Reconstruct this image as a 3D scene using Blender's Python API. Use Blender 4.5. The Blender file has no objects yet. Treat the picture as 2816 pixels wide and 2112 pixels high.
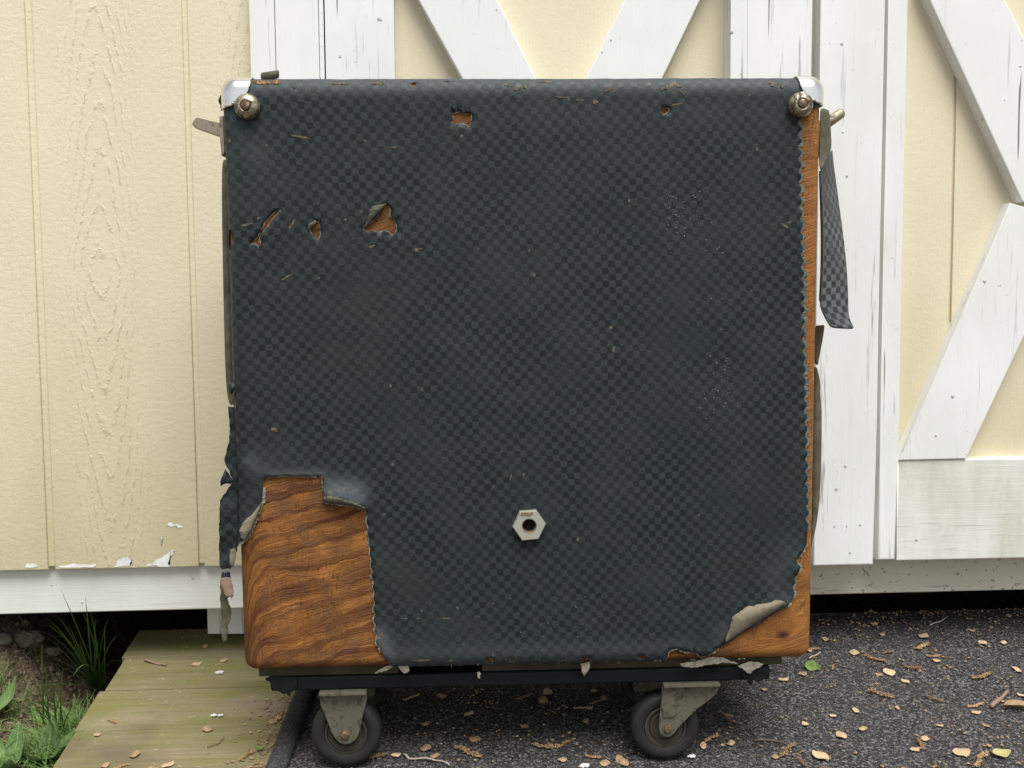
import bpy, bmesh, math, random
from mathutils import Vector, Matrix, noise
from mathutils.geometry import delaunay_2d_cdt
random.seed(7)
rad = math.radians
SC = bpy.context.scene
COL = SC.collection

# ------------------------------------------------------------------ camera
PITCH, YAW, ROLL = rad(4.3), rad(3.2), rad(0.45)
FPX = 2816.0
CAM_POS = Vector((0, 0, 0.55))
fwd = Vector((math.sin(YAW) * math.cos(PITCH), math.cos(YAW) * math.cos(PITCH), -math.sin(PITCH)))
r0 = Vector((math.cos(YAW), -math.sin(YAW), 0))
u0 = r0.cross(fwd)
right = math.cos(ROLL) * r0 - math.sin(ROLL) * u0
up = math.sin(ROLL) * r0 + math.cos(ROLL) * u0
cam_d = bpy.data.cameras.new('camera')
cam_d.sensor_width = 36
cam_d.lens = 36
cam_d.clip_start = 0.02
cam_d.clip_end = 300
cam = bpy.data.objects.new('camera', cam_d)
COL.objects.link(cam)
cam.matrix_world = Matrix(((right.x, up.x, -fwd.x, CAM_POS.x), (right.y, up.y, -fwd.y, CAM_POS.y),
                           (right.z, up.z, -fwd.z, CAM_POS.z), (0, 0, 0, 1)))
SC.camera = cam

# ------------------------------------------------------------------ light: bright overcast
SUN_EL, SUN_AZ = rad(63), rad(14)       # azimuth measured from behind the camera towards the right
world = bpy.data.worlds.new('World')
SC.world = world
world.use_nodes = True
wn = world.node_tree
bg = wn.nodes['Background']
sky = wn.nodes.new('ShaderNodeTexSky')
sky.sky_type = 'NISHITA'
sky.sun_disc = False
sky.sun_elevation = SUN_EL
sky.sun_rotation = math.pi - SUN_AZ
sky.dust_density = 1.5
sky.air_density = 1.0
hs = wn.nodes.new('ShaderNodeHueSaturation')
hs.inputs['Saturation'].default_value = 0.25
wn.links.new(sky.outputs[0], hs.inputs['Color'])
wn.links.new(hs.outputs[0], bg.inputs['Color'])
bg.inputs['Strength'].default_value = 0.052
sun_d = bpy.data.lights.new('sun', 'SUN')
sun_d.energy = 1.5
sun_d.angle = rad(38)
sun_d.color = (1.0, 0.975, 0.93)
sun = bpy.data.objects.new('sun', sun_d)
COL.objects.link(sun)
sd = Vector((math.sin(SUN_AZ) * math.cos(SUN_EL), -math.cos(SUN_AZ) * math.cos(SUN_EL), math.sin(SUN_EL)))
sun.rotation_euler = sd.to_track_quat('Z', 'Y').to_euler()
sun.location = sd * 8
SC.view_settings.view_transform = 'Standard'
SC.view_settings.look = 'None'
SC.view_settings.exposure = 1.50
SC.view_settings.gamma = 1
SC.render.film_transparent = False

# ------------------------------------------------------------------ frames of the place (metres)
WALL_Y = 1.335                      # siding face
SLOPE = rad(8.95)                   # the ramp rises towards the shed


def ray(px, py):
    return fwd + right * ((px - 1408) / FPX) - up * ((py - 1056) / FPX)


def hit(px, py, p, n):
    d = ray(px, py)
    return CAM_POS + d * ((p - CAM_POS).dot(n) / d.dot(n))


def W(px, py, off=0.0):             # measured point on the wall, off = how far proud of the siding
    return hit(px, py, Vector((0, WALL_Y - off, 0)), Vector((0, 1, 0)))


RAMP_N = Vector((0, -math.sin(SLOPE), math.cos(SLOPE)))
RAMP_P = CAM_POS + ray(951, 2103) * 1.140
RAMP_M = Matrix.Translation(Vector((0, RAMP_P.y, RAMP_P.z))) @ Matrix.Rotation(SLOPE, 4, 'X')   # local x across, y up the slope
RAMP_I = RAMP_M.inverted()


def G(px, py, off=0.0):
    return hit(px, py, RAMP_P + RAMP_N * off, RAMP_N)


def GL(px, py, off=0.0):
    return RAMP_I @ G(px, py, off)


# cabinet pose (from its four corners)
def cabinet_frame():
    p, y, r = rad(5.413), rad(-2.139), rad(-0.542)
    Rx = Matrix.Rotation(p, 3, 'X')
    Ry = Matrix.Rotation(y, 3, 'Y')
    Rz = Matrix.Rotation(r, 3, 'Z')
    R = Rz @ Rx @ Ry
    t = Vector((0.01533, -0.00411, 1.0724))

    def c2w(v):
        return right * v.x - up * v.y + fwd * v.z
    ax = c2w(R.col[0])
    az = -c2w(R.col[1])
    ay = c2w(R.col[2])
    o = CAM_POS + c2w(t) - az * 0.30875 + ax * 0.0017
    return Matrix(((ax.x, ay.x, az.x, o.x), (ax.y, ay.y, az.y, o.y), (ax.z, ay.z, az.z, o.z), (0, 0, 0, 1)))


CAB_M = cabinet_frame()
CAB_I = CAB_M.inverted()
CW, CH, CD, CR = 0.6132, 0.6175, 0.192, 0.013


def F(px, py, dep=0.0):             # measured point on the cabinet, local x, y(depth), z
    n = Vector((CAB_M[0][1], CAB_M[1][1], CAB_M[2][1]))
    o = CAB_M @ Vector((0, dep, 0))
    return CAB_I @ hit(px, py, o, n)


# ------------------------------------------------------------------ helpers
def tag(o, label=None, cat=None, group=None, kind=None):
    if label: o['label'] = label
    if cat: o['category'] = cat
    if group: o['group'] = group
    if kind: o['kind'] = kind
    return o


def empty(name, loc=(0, 0, 0), M=None):
    o = bpy.data.objects.new(name, None)
    COL.objects.link(o)
    o.empty_display_size = 0.05
    if M is not None:
        o.matrix_world = M
    else:
        o.location = loc
    return o


def link(name, me, m, parent=None):
    o = bpy.data.objects.new(name, me)
    COL.objects.link(o)
    if m is not None and not me.materials:
        me.materials.append(m)
    if parent is not None:
        o.parent = parent
    return o


def mesh(name, vs, fs, m, parent=None, uvs=None, smooth=False):
    me = bpy.data.meshes.new(name)
    me.from_pydata([tuple(v) for v in vs], [], fs)
    if uvs:
        l = me.uv_layers.new(name='UVMap')
        for lp in me.loops:
            l.data[lp.index].uv = uvs[lp.vertex_index]
    if smooth:
        for p in me.polygons: p.use_smooth = True
    me.update()
    return link(name, me, m, parent)


def bmobj(name, bm, m, parent=None, smooth=False):
    bmesh.ops.recalc_face_normals(bm, faces=bm.faces[:])
    me = bpy.data.meshes.new(name)
    bm.to_mesh(me)
    bm.free()
    if smooth:
        for p in me.polygons: p.use_smooth = True
    return link(name, me, m, parent)


def smooth_by_angle(o, ang=40):
    me = o.data
    for p in me.polygons: p.use_smooth = True
    bm = bmesh.new()
    bm.from_mesh(me)
    for e in bm.edges:
        if len(e.link_faces) == 2 and e.calc_face_angle(0) > rad(ang): e.smooth = False
    bm.to_mesh(me)
    bm.free()
    md = o.modifiers.new('flat_faces', 'WEIGHTED_NORMAL')
    md.keep_sharp = True
    return o


def add_box(bm, x0, x1, y0, y1, z0, z1, bev=0.0, seg=2):
    g = bmesh.ops.create_cube(bm, size=1)
    vs = g['verts']
    for v in vs:
        v.co = Vector(((x0 + x1) / 2 + v.co.x * (x1 - x0), (y0 + y1) / 2 + v.co.y * (y1 - y0), (z0 + z1) / 2 + v.co.z * (z1 - z0)))
    if bev:
        es = list({e for v in vs for e in v.link_edges})
        bmesh.ops.bevel(bm, geom=es, offset=bev, segments=seg, profile=0.5, affect='EDGES')


def box(name, x0, x1, y0, y1, z0, z1, m, parent=None, bev=0.0, seg=2):
    bm = bmesh.new()
    add_box(bm, x0, x1, y0, y1, z0, z1, bev, seg)
    o = bmobj(name, bm, m, parent)
    return smooth_by_angle(o, 50) if bev else o


def add_prism(bm, pts, vec, bev=0.0, seg=2):
    """polygon pts extruded by vec; the first polygon is the face that is bevelled"""
    vec = Vector(vec)
    a = [bm.verts.new(p) for p in pts]
    b = [bm.verts.new(Vector(p) + vec) for p in pts]
    n = len(a)
    f = bm.faces.new(a)
    bm.faces.new(b[::-1])
    for i in range(n):
        bm.faces.new((a[i], b[i], b[(i + 1) % n], a[(i + 1) % n]))
    if bev:
        bmesh.ops.bevel(bm, geom=list(f.edges), offset=bev, segments=seg, profile=0.5, affect='EDGES')


def prism(name, pts, vec, m, parent=None, bev=0.0, seg=2):
    bm = bmesh.new()
    add_prism(bm, pts, vec, bev, seg)
    return smooth_by_angle(bmobj(name, bm, m, parent), 45)


def add_lathe(bm, prof, M, n=32):
    """prof: list of (radius, height) about local z of M"""
    rings = []
    for r, h in prof:
        if r < 1e-6:
            rings.append([bm.verts.new(M @ Vector((0, 0, h)))])
        else:
            rings.append([bm.verts.new(M @ Vector((r * math.cos(2 * math.pi * i / n), r * math.sin(2 * math.pi * i / n), h))) for i in range(n)])
    for A, B in zip(rings, rings[1:]):
        for i in range(n):
            j = (i + 1) % n
            if len(A) == 1 and len(B) > 1: bm.faces.new((A[0], B[i], B[j]))
            elif len(B) == 1 and len(A) > 1: bm.faces.new((A[i], A[j], B[0]))
            elif len(A) > 1: bm.faces.new((A[i], A[j], B[j], B[i]))


def lathe(name, prof, M, m, parent=None, n=32, ang=35):
    bm = bmesh.new()
    add_lathe(bm, prof, M, n)
    return smooth_by_angle(bmobj(name, bm, m, parent), ang)


def add_tube(bm, pts, rr, n=7, cap=True):
    pts = [Vector(p) for p in pts]
    if not isinstance(rr, (list, tuple)): rr = [rr] * len(pts)
    rings = []
    for i, p in enumerate(pts):
        t = (pts[min(i + 1, len(pts) - 1)] - pts[max(i - 1, 0)]).normalized()
        a = t.cross(Vector((0.3, 0.5, 0.81))).normalized()
        b = t.cross(a)
        rings.append([bm.verts.new(p + (a * math.cos(2 * math.pi * k / n) + b * math.sin(2 * math.pi * k / n)) * rr[i]) for k in range(n)])
    for A, B in zip(rings, rings[1:]):
        for k in range(n):
            bm.faces.new((A[k], A[(k + 1) % n], B[(k + 1) % n], B[k]))
    if cap:
        bm.faces.new(rings[0][::-1])
        bm.faces.new(rings[-1])


def tube(name, pts, rr, m, parent=None, n=7):
    bm = bmesh.new()
    add_tube(bm, pts, rr, n)
    return bmobj(name, bm, m, parent, True)


# ------------------------------------------------------------------ material helpers
class NT:
    def __init__(s, name):
        s.m = bpy.data.materials.new(name)
        s.m.use_nodes = True
        s.t = s.m.node_tree
        s.b = s.t.nodes['Principled BSDF']

    def n(s, typ, out=0, ins=None, **props):
        nd = s.t.nodes.new('ShaderNode' + typ)
        for k, v in props.items(): setattr(nd, k, v)
        for k, v in (ins or {}).items():
            if hasattr(v, 'is_output') or isinstance(v, bpy.types.NodeSocket): s.t.links.new(v, nd.inputs[k])
            else: nd.inputs[k].default_value = v
        return nd.outputs[out]

    def math(s, op, a, b=0.0, c=0.0, clamp=False):
        return s.n('Math', ins={0: a, 1: b, 2: c}, operation=op, use_clamp=clamp)

    def mix(s, f, a, b, blend='MIX'):
        nd = s.t.nodes.new('ShaderNodeMix')
        nd.data_type = 'RGBA'
        nd.blend_type = blend
        for k, v in ((0, f), (6, a), (7, b)):
            if isinstance(v, bpy.types.NodeSocket): s.t.links.new(v, nd.inputs[k])
            else: nd.inputs[k].default_value = (v if k == 0 or len(v) == 4 else (*v, 1))
        return nd.outputs[2]

    def ramp(s, f, stops, interp='LINEAR'):
        nd = s.t.nodes.new('ShaderNodeValToRGB')
        nd.color_ramp.interpolation = interp
        e = nd.color_ramp.elements
        while len(e) < len(stops): e.new(0.5)
        for k, (p, c) in enumerate(stops):
            e[k].position = p
            e[k].color = (c, c, c, 1) if isinstance(c, (int, float)) else (*c, 1)
        s.t.links.new(f, nd.inputs[0])
        return nd.outputs[0]

    def noise(s, vec, scale, detail=3, rough=0.55, dist=0.0, out=0):
        return s.n('TexNoise', out, {'Vector': vec, 'Scale': scale, 'Detail': detail, 'Roughness': rough, 'Distortion': dist})

    def coord(s, which='Object'):
        return s.n('TexCoord', {'Generated': 0, 'Normal': 1, 'UV': 2, 'Object': 3}[which])

    def mapv(s, vec, scale=(1, 1, 1), rot=(0, 0, 0), loc=(0, 0, 0)):
        return s.n('Mapping', ins={'Vector': vec, 'Scale': scale, 'Rotation': rot, 'Location': loc})

    def sep(s, vec):
        nd = s.t.nodes.new('ShaderNodeSeparateXYZ')
        s.t.links.new(vec, nd.inputs[0])
        return nd.outputs

    def bump(s, h, strength=0.5, dist=0.001, normal=None):
        ins = {'Height': h, 'Strength': strength, 'Distance': dist}
        if normal is not None: ins['Normal'] = normal
        return s.n('Bump', ins=ins)

    def set(s, **kw):
        names = {'color': 'Base Color', 'rough': 'Roughness', 'metal': 'Metallic', 'spec': 'Specular IOR Level', 'normal': 'Normal',
                 'sub': 'Subsurface Weight', 'trans': 'Transmission Weight'}
        for k, v in kw.items():
            i = s.b.inputs[names[k]]
            if isinstance(v, bpy.types.NodeSocket): s.t.links.new(v, i)
            else: i.default_value = (*v, 1) if isinstance(v, tuple) and len(v) == 3 else v
        return s.m


def m_simple(name, c, rough=0.7, metal=0.0, spec=0.3, nscale=60, nvar=0.25, bump=0.3, bdist=0.0006):
    s = NT(name)
    co = s.coord()
    nz = s.noise(co, nscale, 5, 0.65)
    lo = tuple(x * (1 - nvar) for x in c)
    hi = tuple(min(1, x * (1 + nvar)) for x in c)
    s.set(color=s.mix(s.ramp(nz, [(0.3, 0.0), (0.7, 1.0)]), lo, hi), rough=rough, metal=metal, spec=spec,
          normal=s.bump(s.noise(co, nscale * 4, 3), bump, bdist))
    return s.m


# ------------------------------------------------------------------ materials
def m_vinyl(name, dark=(0.0095, 0.0138, 0.0150), light=(0.0330, 0.0425, 0.0455), worn=0.0, contrast=1.0, spec=0.22, wear_sheen_attr=False):
    s = NT(name)
    uv = s.coord('UV')
    wob = s.noise(uv, 5.5, 3, out=1)
    v = s.n('VectorMath', ins={0: uv, 1: s.n('VectorMath', ins={0: wob, 'Scale': 0.0100}, operation='SCALE')}, operation='ADD')
    v = s.mapv(v, (1 / 0.00690, 1 / 0.00690, 1), (0, 0, rad(-3.4)), (0.3, 0.2, 0.5))
    # woven look: the check edges are ragged, not printed
    jit = s.n('VectorMath', ins={0: s.noise(uv, 900, 1, out=1), 'Scale': 0.50}, operation='SCALE')
    vx, vy, vz = s.sep(s.n('VectorMath', ins={0: v, 1: jit}, operation='ADD'))
    prod = s.math('MULTIPLY', s.math('SINE', s.math('MULTIPLY', vx, math.pi)), s.math('SINE', s.math('MULTIPLY', vy, math.pi)))
    chk = s.math('ADD', 0.5, s.math('MULTIPLY', prod, 2.1), clamp=True)
    big = s.noise(uv, 5.5, 4, 0.65)
    fade = s.ramp(s.noise(uv, 9, 5, 0.7), [(0.36, 1.0), (0.53, 0.72), (0.66, 0.12)])
    f = s.math('ADD', s.math('MULTIPLY', s.math('SUBTRACT', chk, 0.5), s.math('MULTIPLY', fade, contrast)), 0.45)
    # diagonal thread glints painted into the colour of the light squares
    fine = s.noise(s.mapv(uv, (1100, 330, 1), (0, 0, rad(45))), 1.0, 2, 0.65)
    f = s.math('ADD', f, s.math('MULTIPLY', s.math('SUBTRACT', fine, 0.5), s.math('ADD', 0.5, s.math('MULTIPLY', chk, 1.9))), clamp=True)
    col = s.mix(f, dark, light)
    # worn, dusty blooms
    dust = s.ramp(s.noise(uv, 16, 6, 0.7), [(0.44, 0.0), (0.74, 0.55 + worn)])
    col = s.mix(dust, col, (0.038, 0.044, 0.044))
    scr = s.ramp(s.noise(s.mapv(uv, (420, 26, 1), (0, 0, rad(-38))), 1.0, 3, 0.6), [(0.70, 0.0), (0.78, 0.5)])
    col = s.mix(s.math('MULTIPLY', scr, s.ramp(s.noise(uv, 12, 3), [(0.5, 0.0), (0.65, 1.0)])), col, (0.11, 0.105, 0.09))
    brown = s.ramp(s.noise(s.mapv(uv, (1, 1, 1), (0, 0, 0), (3.1, 1.7, 0)), 7, 5, 0.7), [(0.55, 0.0), (0.80, 0.38)])
    col = s.mix(brown, col, (0.040, 0.035, 0.027))
    # scuffs: cloth showing through in flecks
    fl = s.ramp(s.noise(s.mapv(uv, (1, 2.2, 1), (0, 0, 0.6)), 75, 5, 0.72), [(0.675, 0.0), (0.72, 0.70)])
    col = s.mix(fl, col, (0.13, 0.105, 0.075))
    h = s.math('ADD', s.math('MULTIPLY', chk, 0.6), s.math('MULTIPLY', fine, 0.7))
    rough = s.math('ADD', s.math('MULTIPLY', chk, -0.10), s.math('ADD', 0.54, s.math('MULTIPLY', big, 0.14)))
    if wear_sheen_attr:
        at = s.n('Attribute', 2, attribute_name='wear_sheen')
        wv = s.math('MULTIPLY', at, s.math('ADD', 0.55, s.math('MULTIPLY', s.noise(uv, 55, 5, 0.7), 0.9)), clamp=True)
        col = s.mix(wv, col, (0.078, 0.090, 0.096))
        sc_ = s.ramp(s.math('ADD', s.math('MULTIPLY', at, 0.20), s.noise(s.mapv(uv, (1.6, 2.4, 1)), 48, 6, 0.72)), [(0.715, 0.0), (0.775, 0.85)])
        col = s.mix(sc_, col, (0.19, 0.145, 0.095))
    return s.set(color=col, rough=rough, spec=spec, normal=s.bump(h, 0.6, 0.0005))


def m_wood(name):
    """orange stained fir plywood, object coordinates in metres (x across, z up)"""
    s = NT(name)
    co = s.coord()
    x, y, z = s.sep(co)
    # grain lines sweep up to the right and dive down beside the left edge
    dive = s.math('MULTIPLY', s.math('POWER', 2.718, s.math('MULTIPLY', s.math('ADD', x, 0.301), -170)), 0.040)
    t = s.math('ADD', s.math('SUBTRACT', z, s.math('MULTIPLY', x, 0.26)), dive)
    w1 = s.math('MULTIPLY', s.math('SUBTRACT', s.noise(s.mapv(co, (8, 8, 14)), 1.0, 3, 0.5), 0.5), 0.042)
    w2 = s.math('MULTIPLY', s.math('SUBTRACT', s.noise(s.mapv(co, (34, 34, 60)), 1.0, 5, 0.65), 0.5), 0.016)
    # knot near the bottom right corner
    dx = s.math('SUBTRACT', x, 0.274)
    dz = s.math('SUBTRACT', z, 0.028)
    r2 = s.math('ADD', s.math('MULTIPLY', dx, dx), s.math('MULTIPLY', s.math('MULTIPLY', dz, dz), 2.0))
    kn = s.math('POWER', 2.718, s.math('MULTIPLY', r2, -5200))
    t = s.math('ADD', s.math('ADD', t, w1), s.math('ADD', w2, s.math('MULTIPLY', kn, 0.012)))
    gv = s.n('CombineXYZ', ins={0: s.math('MULTIPLY', x, 4.0), 1: s.math('MULTIPLY', t, 92), 2: 0.0})
    irr = s.noise(gv, 1.0, 3, 0.6)
    ph = s.math('FRACT', s.math('ADD', s.math('MULTIPLY', t, 46), s.math('MULTIPLY', irr, 1.3)))
    saw = s.ramp(ph, [(0.0, 0.0), (0.40, 0.08), (0.58, 0.80), (0.86, 1.0), (0.94, 0.25), (1.0, 0.0)])
    band = s.math('ADD', s.math('MULTIPLY', saw, 0.85), s.math('MULTIPLY', s.ramp(irr, [(0.42, 0.0), (0.60, 1.0)]), 0.45), clamp=True)
    vary = s.ramp(s.noise(s.mapv(co, (1, 1, 1), (0, 0, 0), (1.7, 0.3, 0.45)), 13, 4, 0.6), [(0.30, 0.30), (0.55, 1.0)])
    heart = s.ramp(s.math('ADD', x, 0.5), [(0.66, 1.0), (0.74, 0.30)])
    band = s.math('MULTIPLY', band, s.math('MULTIPLY', vary, heart))
    base = s.mix(s.ramp(s.noise(s.mapv(co, (1, 1, 1), (0, 0, 0), (0.37, 0.0, 0.81)), 24, 5, 0.65), [(0.3, 0.0), (0.7, 1.0)]), (0.235, 0.092, 0.020), (0.45, 0.195, 0.048))
    col = s.mix(s.math('MULTIPLY', band, 0.95), base, (0.095, 0.027, 0.012))
    stk = s.ramp(s.noise(s.n('CombineXYZ', ins={0: s.math('MULTIPLY', x, 16), 1: s.math('MULTIPLY', t, 430), 2: 2.0}), 1.0, 4, 0.65), [(0.42, 0.0), (0.64, 1.0)])
    col = s.mix(s.math('MULTIPLY', stk, s.math('MULTIPLY', heart, 0.36)), col, (0.125, 0.042, 0.015))
    lite = s.ramp(s.noise(s.n('CombineXYZ', ins={0: s.math('MULTIPLY', x, 22), 1: s.math('MULTIPLY', t, 300), 2: 7.0}), 1.0, 4, 0.65), [(0.60, 0.0), (0.72, 0.7)])
    col = s.mix(lite, col, (0.60, 0.29, 0.085))
    pores = s.ramp(s.noise(s.mapv(co, (520, 520, 75)), 1.0, 3, 0.6), [(0.52, 0.0), (0.66, 0.85)])
    pm = s.ramp(s.noise(co, 26, 4, 0.65), [(0.38, 0.0), (0.58, 1.0)])
    col = s.mix(s.math('MULTIPLY', pores, pm), col, (0.055, 0.025, 0.014))
    grey = s.ramp(s.noise(co, 40, 6, 0.75), [(0.46, 0.0), (0.70, 0.85)])
    col = s.mix(s.math('MULTIPLY', grey, heart), col, (0.120, 0.066, 0.036))
    stain = s.ramp(s.noise(s.mapv(co, (9, 9, 15), (0, 0, 0), (0.2, 0, 0.5)), 1.0, 6, 0.72), [(0.47, 0.0), (0.68, 0.75)])
    col = s.mix(s.math('MULTIPLY', stain, heart), col, (0.105, 0.048, 0.022))
    core = s.ramp(s.math('MULTIPLY', r2, 5000), [(0.0, 1.0), (0.16, 0.6), (0.42, 0.0)])
    col = s.mix(s.math('MULTIPLY', core, 0.9), col, (0.035, 0.012, 0.008))
    h = s.math('ADD', s.math('MULTIPLY', band, 0.8), s.math('MULTIPLY', s.noise(s.mapv(co, (300, 300, 900)), 1, 3), 0.5))
    return s.set(color=col, rough=s.math('ADD', 0.55, s.math('MULTIPLY', band, 0.2)), spec=0.2, normal=s.bump(s.math('ADD', h, s.math('MULTIPLY', stk, -0.6)), 0.9, 0.0010))


def m_siding(name, smooth=False):
    """cream painted embossed siding; world-aligned object coordinates, x across, z up"""
    s = NT(name)
    co = s.coord()
    x, y, z = s.sep(co)
    strokes = s.noise(s.mapv(co, (330, 330, 34)), 1, 4, 0.6)
    fine = s.noise(s.mapv(co, (420, 420, 170)), 1, 3, 0.6)
    ripple = s.noise(s.mapv(co, (95, 95, 190)), 1, 4, 0.6)
    # cathedral figure: nested long arches round a wandering heart line
    wx = s.math('MULTIPLY', s.math('SUBTRACT', s.noise(s.mapv(co, (8, 8, 5)), 1, 2), 0.5), 0.05)
    fx = s.math('SUBTRACT', s.math('FRACT', s.math('DIVIDE', s.math('ADD', s.math('ADD', x, 0.545), 8.0), 0.2)), 0.5)
    fx = s.math('ADD', s.math('MULTIPLY', fx, 0.2), s.math('MULTIPLY', wx, 0.5))
    ax = s.math('ABSOLUTE', fx)
    arch = s.math('ADD', s.math('MULTIPLY', s.math('ABSOLUTE', s.math('SUBTRACT', z, 0.60)), 1.0),
                  s.math('ADD', s.math('MULTIPLY', s.math('POWER', ax, 1.6), 34), s.math('MULTIPLY', s.noise(s.mapv(co, (60, 60, 30)), 1, 4, 0.65), 0.055)))
    line = s.math('PINGPONG', s.math('MULTIPLY', arch, 34), 1.0)
    line = s.ramp(line, [(0.0, 1.0), (0.28, 0.25), (0.5, 0.0)])
    broken = s.ramp(s.noise(s.mapv(co, (90, 90, 60)), 1, 3, 0.6), [(0.42, 0.0), (0.58, 1.0)])
    amask = s.ramp(s.math('MULTIPLY', ax, 10), [(0.22, 1.0), (0.58, 0.0)])
    line = s.math('MULTIPLY', s.math('MULTIPLY', line, amask), broken)
    h = s.math('ADD', s.math('MULTIPLY', strokes, 0.55), s.math('MULTIPLY', fine, 0.45))
    h = s.math('ADD', h, s.math('ADD', s.math('MULTIPLY', ripple, 0.62), s.math('MULTIPLY', line, 0.0 if smooth else 0.9)))
    big = s.noise(co, 3.2, 4, 0.6)
    col = s.mix(s.ramp(big, [(0.3, 0.0), (0.7, 1.0)]), (0.690, 0.628, 0.448), (0.745, 0.688, 0.508))
    pit = s.ramp(s.noise(s.mapv(co, (300, 300, 200)), 1, 4, 0.7), [(0.60, 0.0), (0.74, 0.55)])
    pit = s.math('MULTIPLY', pit, s.ramp(s.noise(co, 12, 3), [(0.35, 0.2), (0.65, 1.0)]))
    col = s.mix(pit, col, (0.44, 0.375, 0.235))  # pit grime, also painting in shading the embossing barely shows
    col = s.mix(s.math('MULTIPLY', s.math('MULTIPLY', line, 0.0 if smooth else 0.30), s.ramp(s.noise(co, 160, 3), [(0.4, 0.2), (0.65, 1.0)])), col, (0.40, 0.33, 0.20))  # arch lines darkened too, painted shading for the emboss
    # splash grime and green film low on the sheet, ragged; plus painted-in light fall-off
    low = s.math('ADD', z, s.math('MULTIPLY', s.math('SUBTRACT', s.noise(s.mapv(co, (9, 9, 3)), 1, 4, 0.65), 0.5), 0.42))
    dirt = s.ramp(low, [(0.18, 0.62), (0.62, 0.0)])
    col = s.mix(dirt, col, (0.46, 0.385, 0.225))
    return s.set(color=col, rough=0.55, spec=0.3, normal=s.bump(h, 0.35 if smooth else 0.6, 0.0016))


def m_paint(name, along='Z', tint=(0.80, 0.81, 0.80), dirty=0.25, green=0.0, crack=1.0, spots=0.0):
    s = NT(name)
    co = s.coord()
    sc = {'Z': (140, 140, 7), 'X': (7, 140, 140)}[along]
    grain = s.noise(s.mapv(co, sc), 1, 5, 0.65)
    grain2 = s.noise(s.mapv(co, tuple(c * 4 for c in sc)), 1, 3, 0.6)
    col = s.mix(s.ramp(s.noise(co, 8, 4), [(0.3, 0.0), (0.7, 1.0)]), tuple(c * 0.96 for c in tint), tuple(min(0.86, c * 1.03) for c in tint))
    # thin grey weathering streaks along the grain where paint has worn
    patch = s.ramp(s.noise(s.mapv(co, tuple(c * 0.16 for c in sc)), 1, 4, 0.6), [(0.45, 0.0), (0.66, 1.0)])
    st = s.ramp(grain, [(0.585, 0.0), (0.66, 1.0)])
    col = s.mix(s.math('MULTIPLY', s.math('MULTIPLY', st, patch), dirty * 2.2, clamp=True), col, (0.40, 0.41, 0.40))
    ck = s.ramp(s.noise(s.mapv(co, tuple(c * (0.9 if c > 50 else 0.55) for c in sc)), 1, 2, 0.5), [(0.735, 0.0), (0.755, 1.0)])
    col = s.mix(s.math('MULTIPLY', ck, 0.85 * crack), col, (0.13, 0.12, 0.11))
    sp = s.ramp(s.noise(co, 130, 3, 0.6), [(0.70, 0.0), (0.76, 0.7)])
    col = s.mix(s.math('MULTIPLY', sp, dirty * 1.6, clamp=True), col, (0.30, 0.29, 0.26))
    if green:
        gr = s.ramp(s.noise(s.mapv(co, (16, 16, 5)), 1, 5, 0.7), [(0.40, 0.0), (0.72, green)])
        col = s.mix(gr, col, (0.46, 0.48, 0.36))
    if spots:
        so = s.ramp(s.noise(co, 150, 2, 0.5), [(0.655, 0.0), (0.69, spots)])
        col = s.mix(so, col, (0.10, 0.075, 0.05))
    h = s.math('ADD', s.math('ADD', grain, s.math('MULTIPLY', grain2, 0.4)), s.math('MULTIPLY', ck, -1.5))
    return s.set(color=col, rough=0.5, spec=0.3, normal=s.bump(h, 0.5, 0.0007))


def m_deck(name):
    s = NT(name)
    co = s.coord()
    rnd = s.n('ObjectInfo', 5)
    v = s.n('VectorMath', ins={0: co, 1: s.n('CombineXYZ', ins={0: s.math('MULTIPLY', rnd, 30), 1: s.math('MULTIPLY', rnd, 17), 2: 0.0})}, operation='ADD')
    grain = s.noise(s.mapv(v, (5, 120, 120)), 1, 5, 0.65)
    base = s.mix(s.ramp(grain, [(0.3, 0.0), (0.7, 1.0)]), (0.17, 0.135, 0.085), (0.31, 0.255, 0.175))
    alg = s.ramp(s.noise(s.mapv(v, (6, 16, 16)), 1, 5, 0.65), [(0.32, 0.0), (0.62, 0.9)])
    col = s.mix(alg, base, (0.165, 0.165, 0.050))
    wet = s.ramp(s.math('ADD', s.noise(s.mapv(co, (5, 8, 8), (0, 0, 0), (4.2, 1.1, 0)), 1, 5, 0.65), s.math('MULTIPLY', s.sep(co)[1], -0.35)), [(0.47, 0.0), (0.68, 0.75)])
    col = s.mix(wet, col, (0.120, 0.090, 0.068))
    pale = s.ramp(s.noise(s.mapv(v, (110, 170, 170)), 1, 4, 0.65), [(0.635, 0.0), (0.72, 0.75)])
    col = s.mix(pale, col, (0.42, 0.37, 0.28))
    dk = s.ramp(s.noise(v, 210, 3, 0.6), [(0.69, 0.0), (0.74, 0.8)])
    col = s.mix(dk, col, (0.04, 0.03, 0.02))
    return s.set(color=col, rough=0.75, spec=0.2, normal=s.bump(s.math('ADD', grain, s.math('MULTIPLY', s.noise(v, 300, 3), 0.5)), 0.6, 0.0012))


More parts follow.
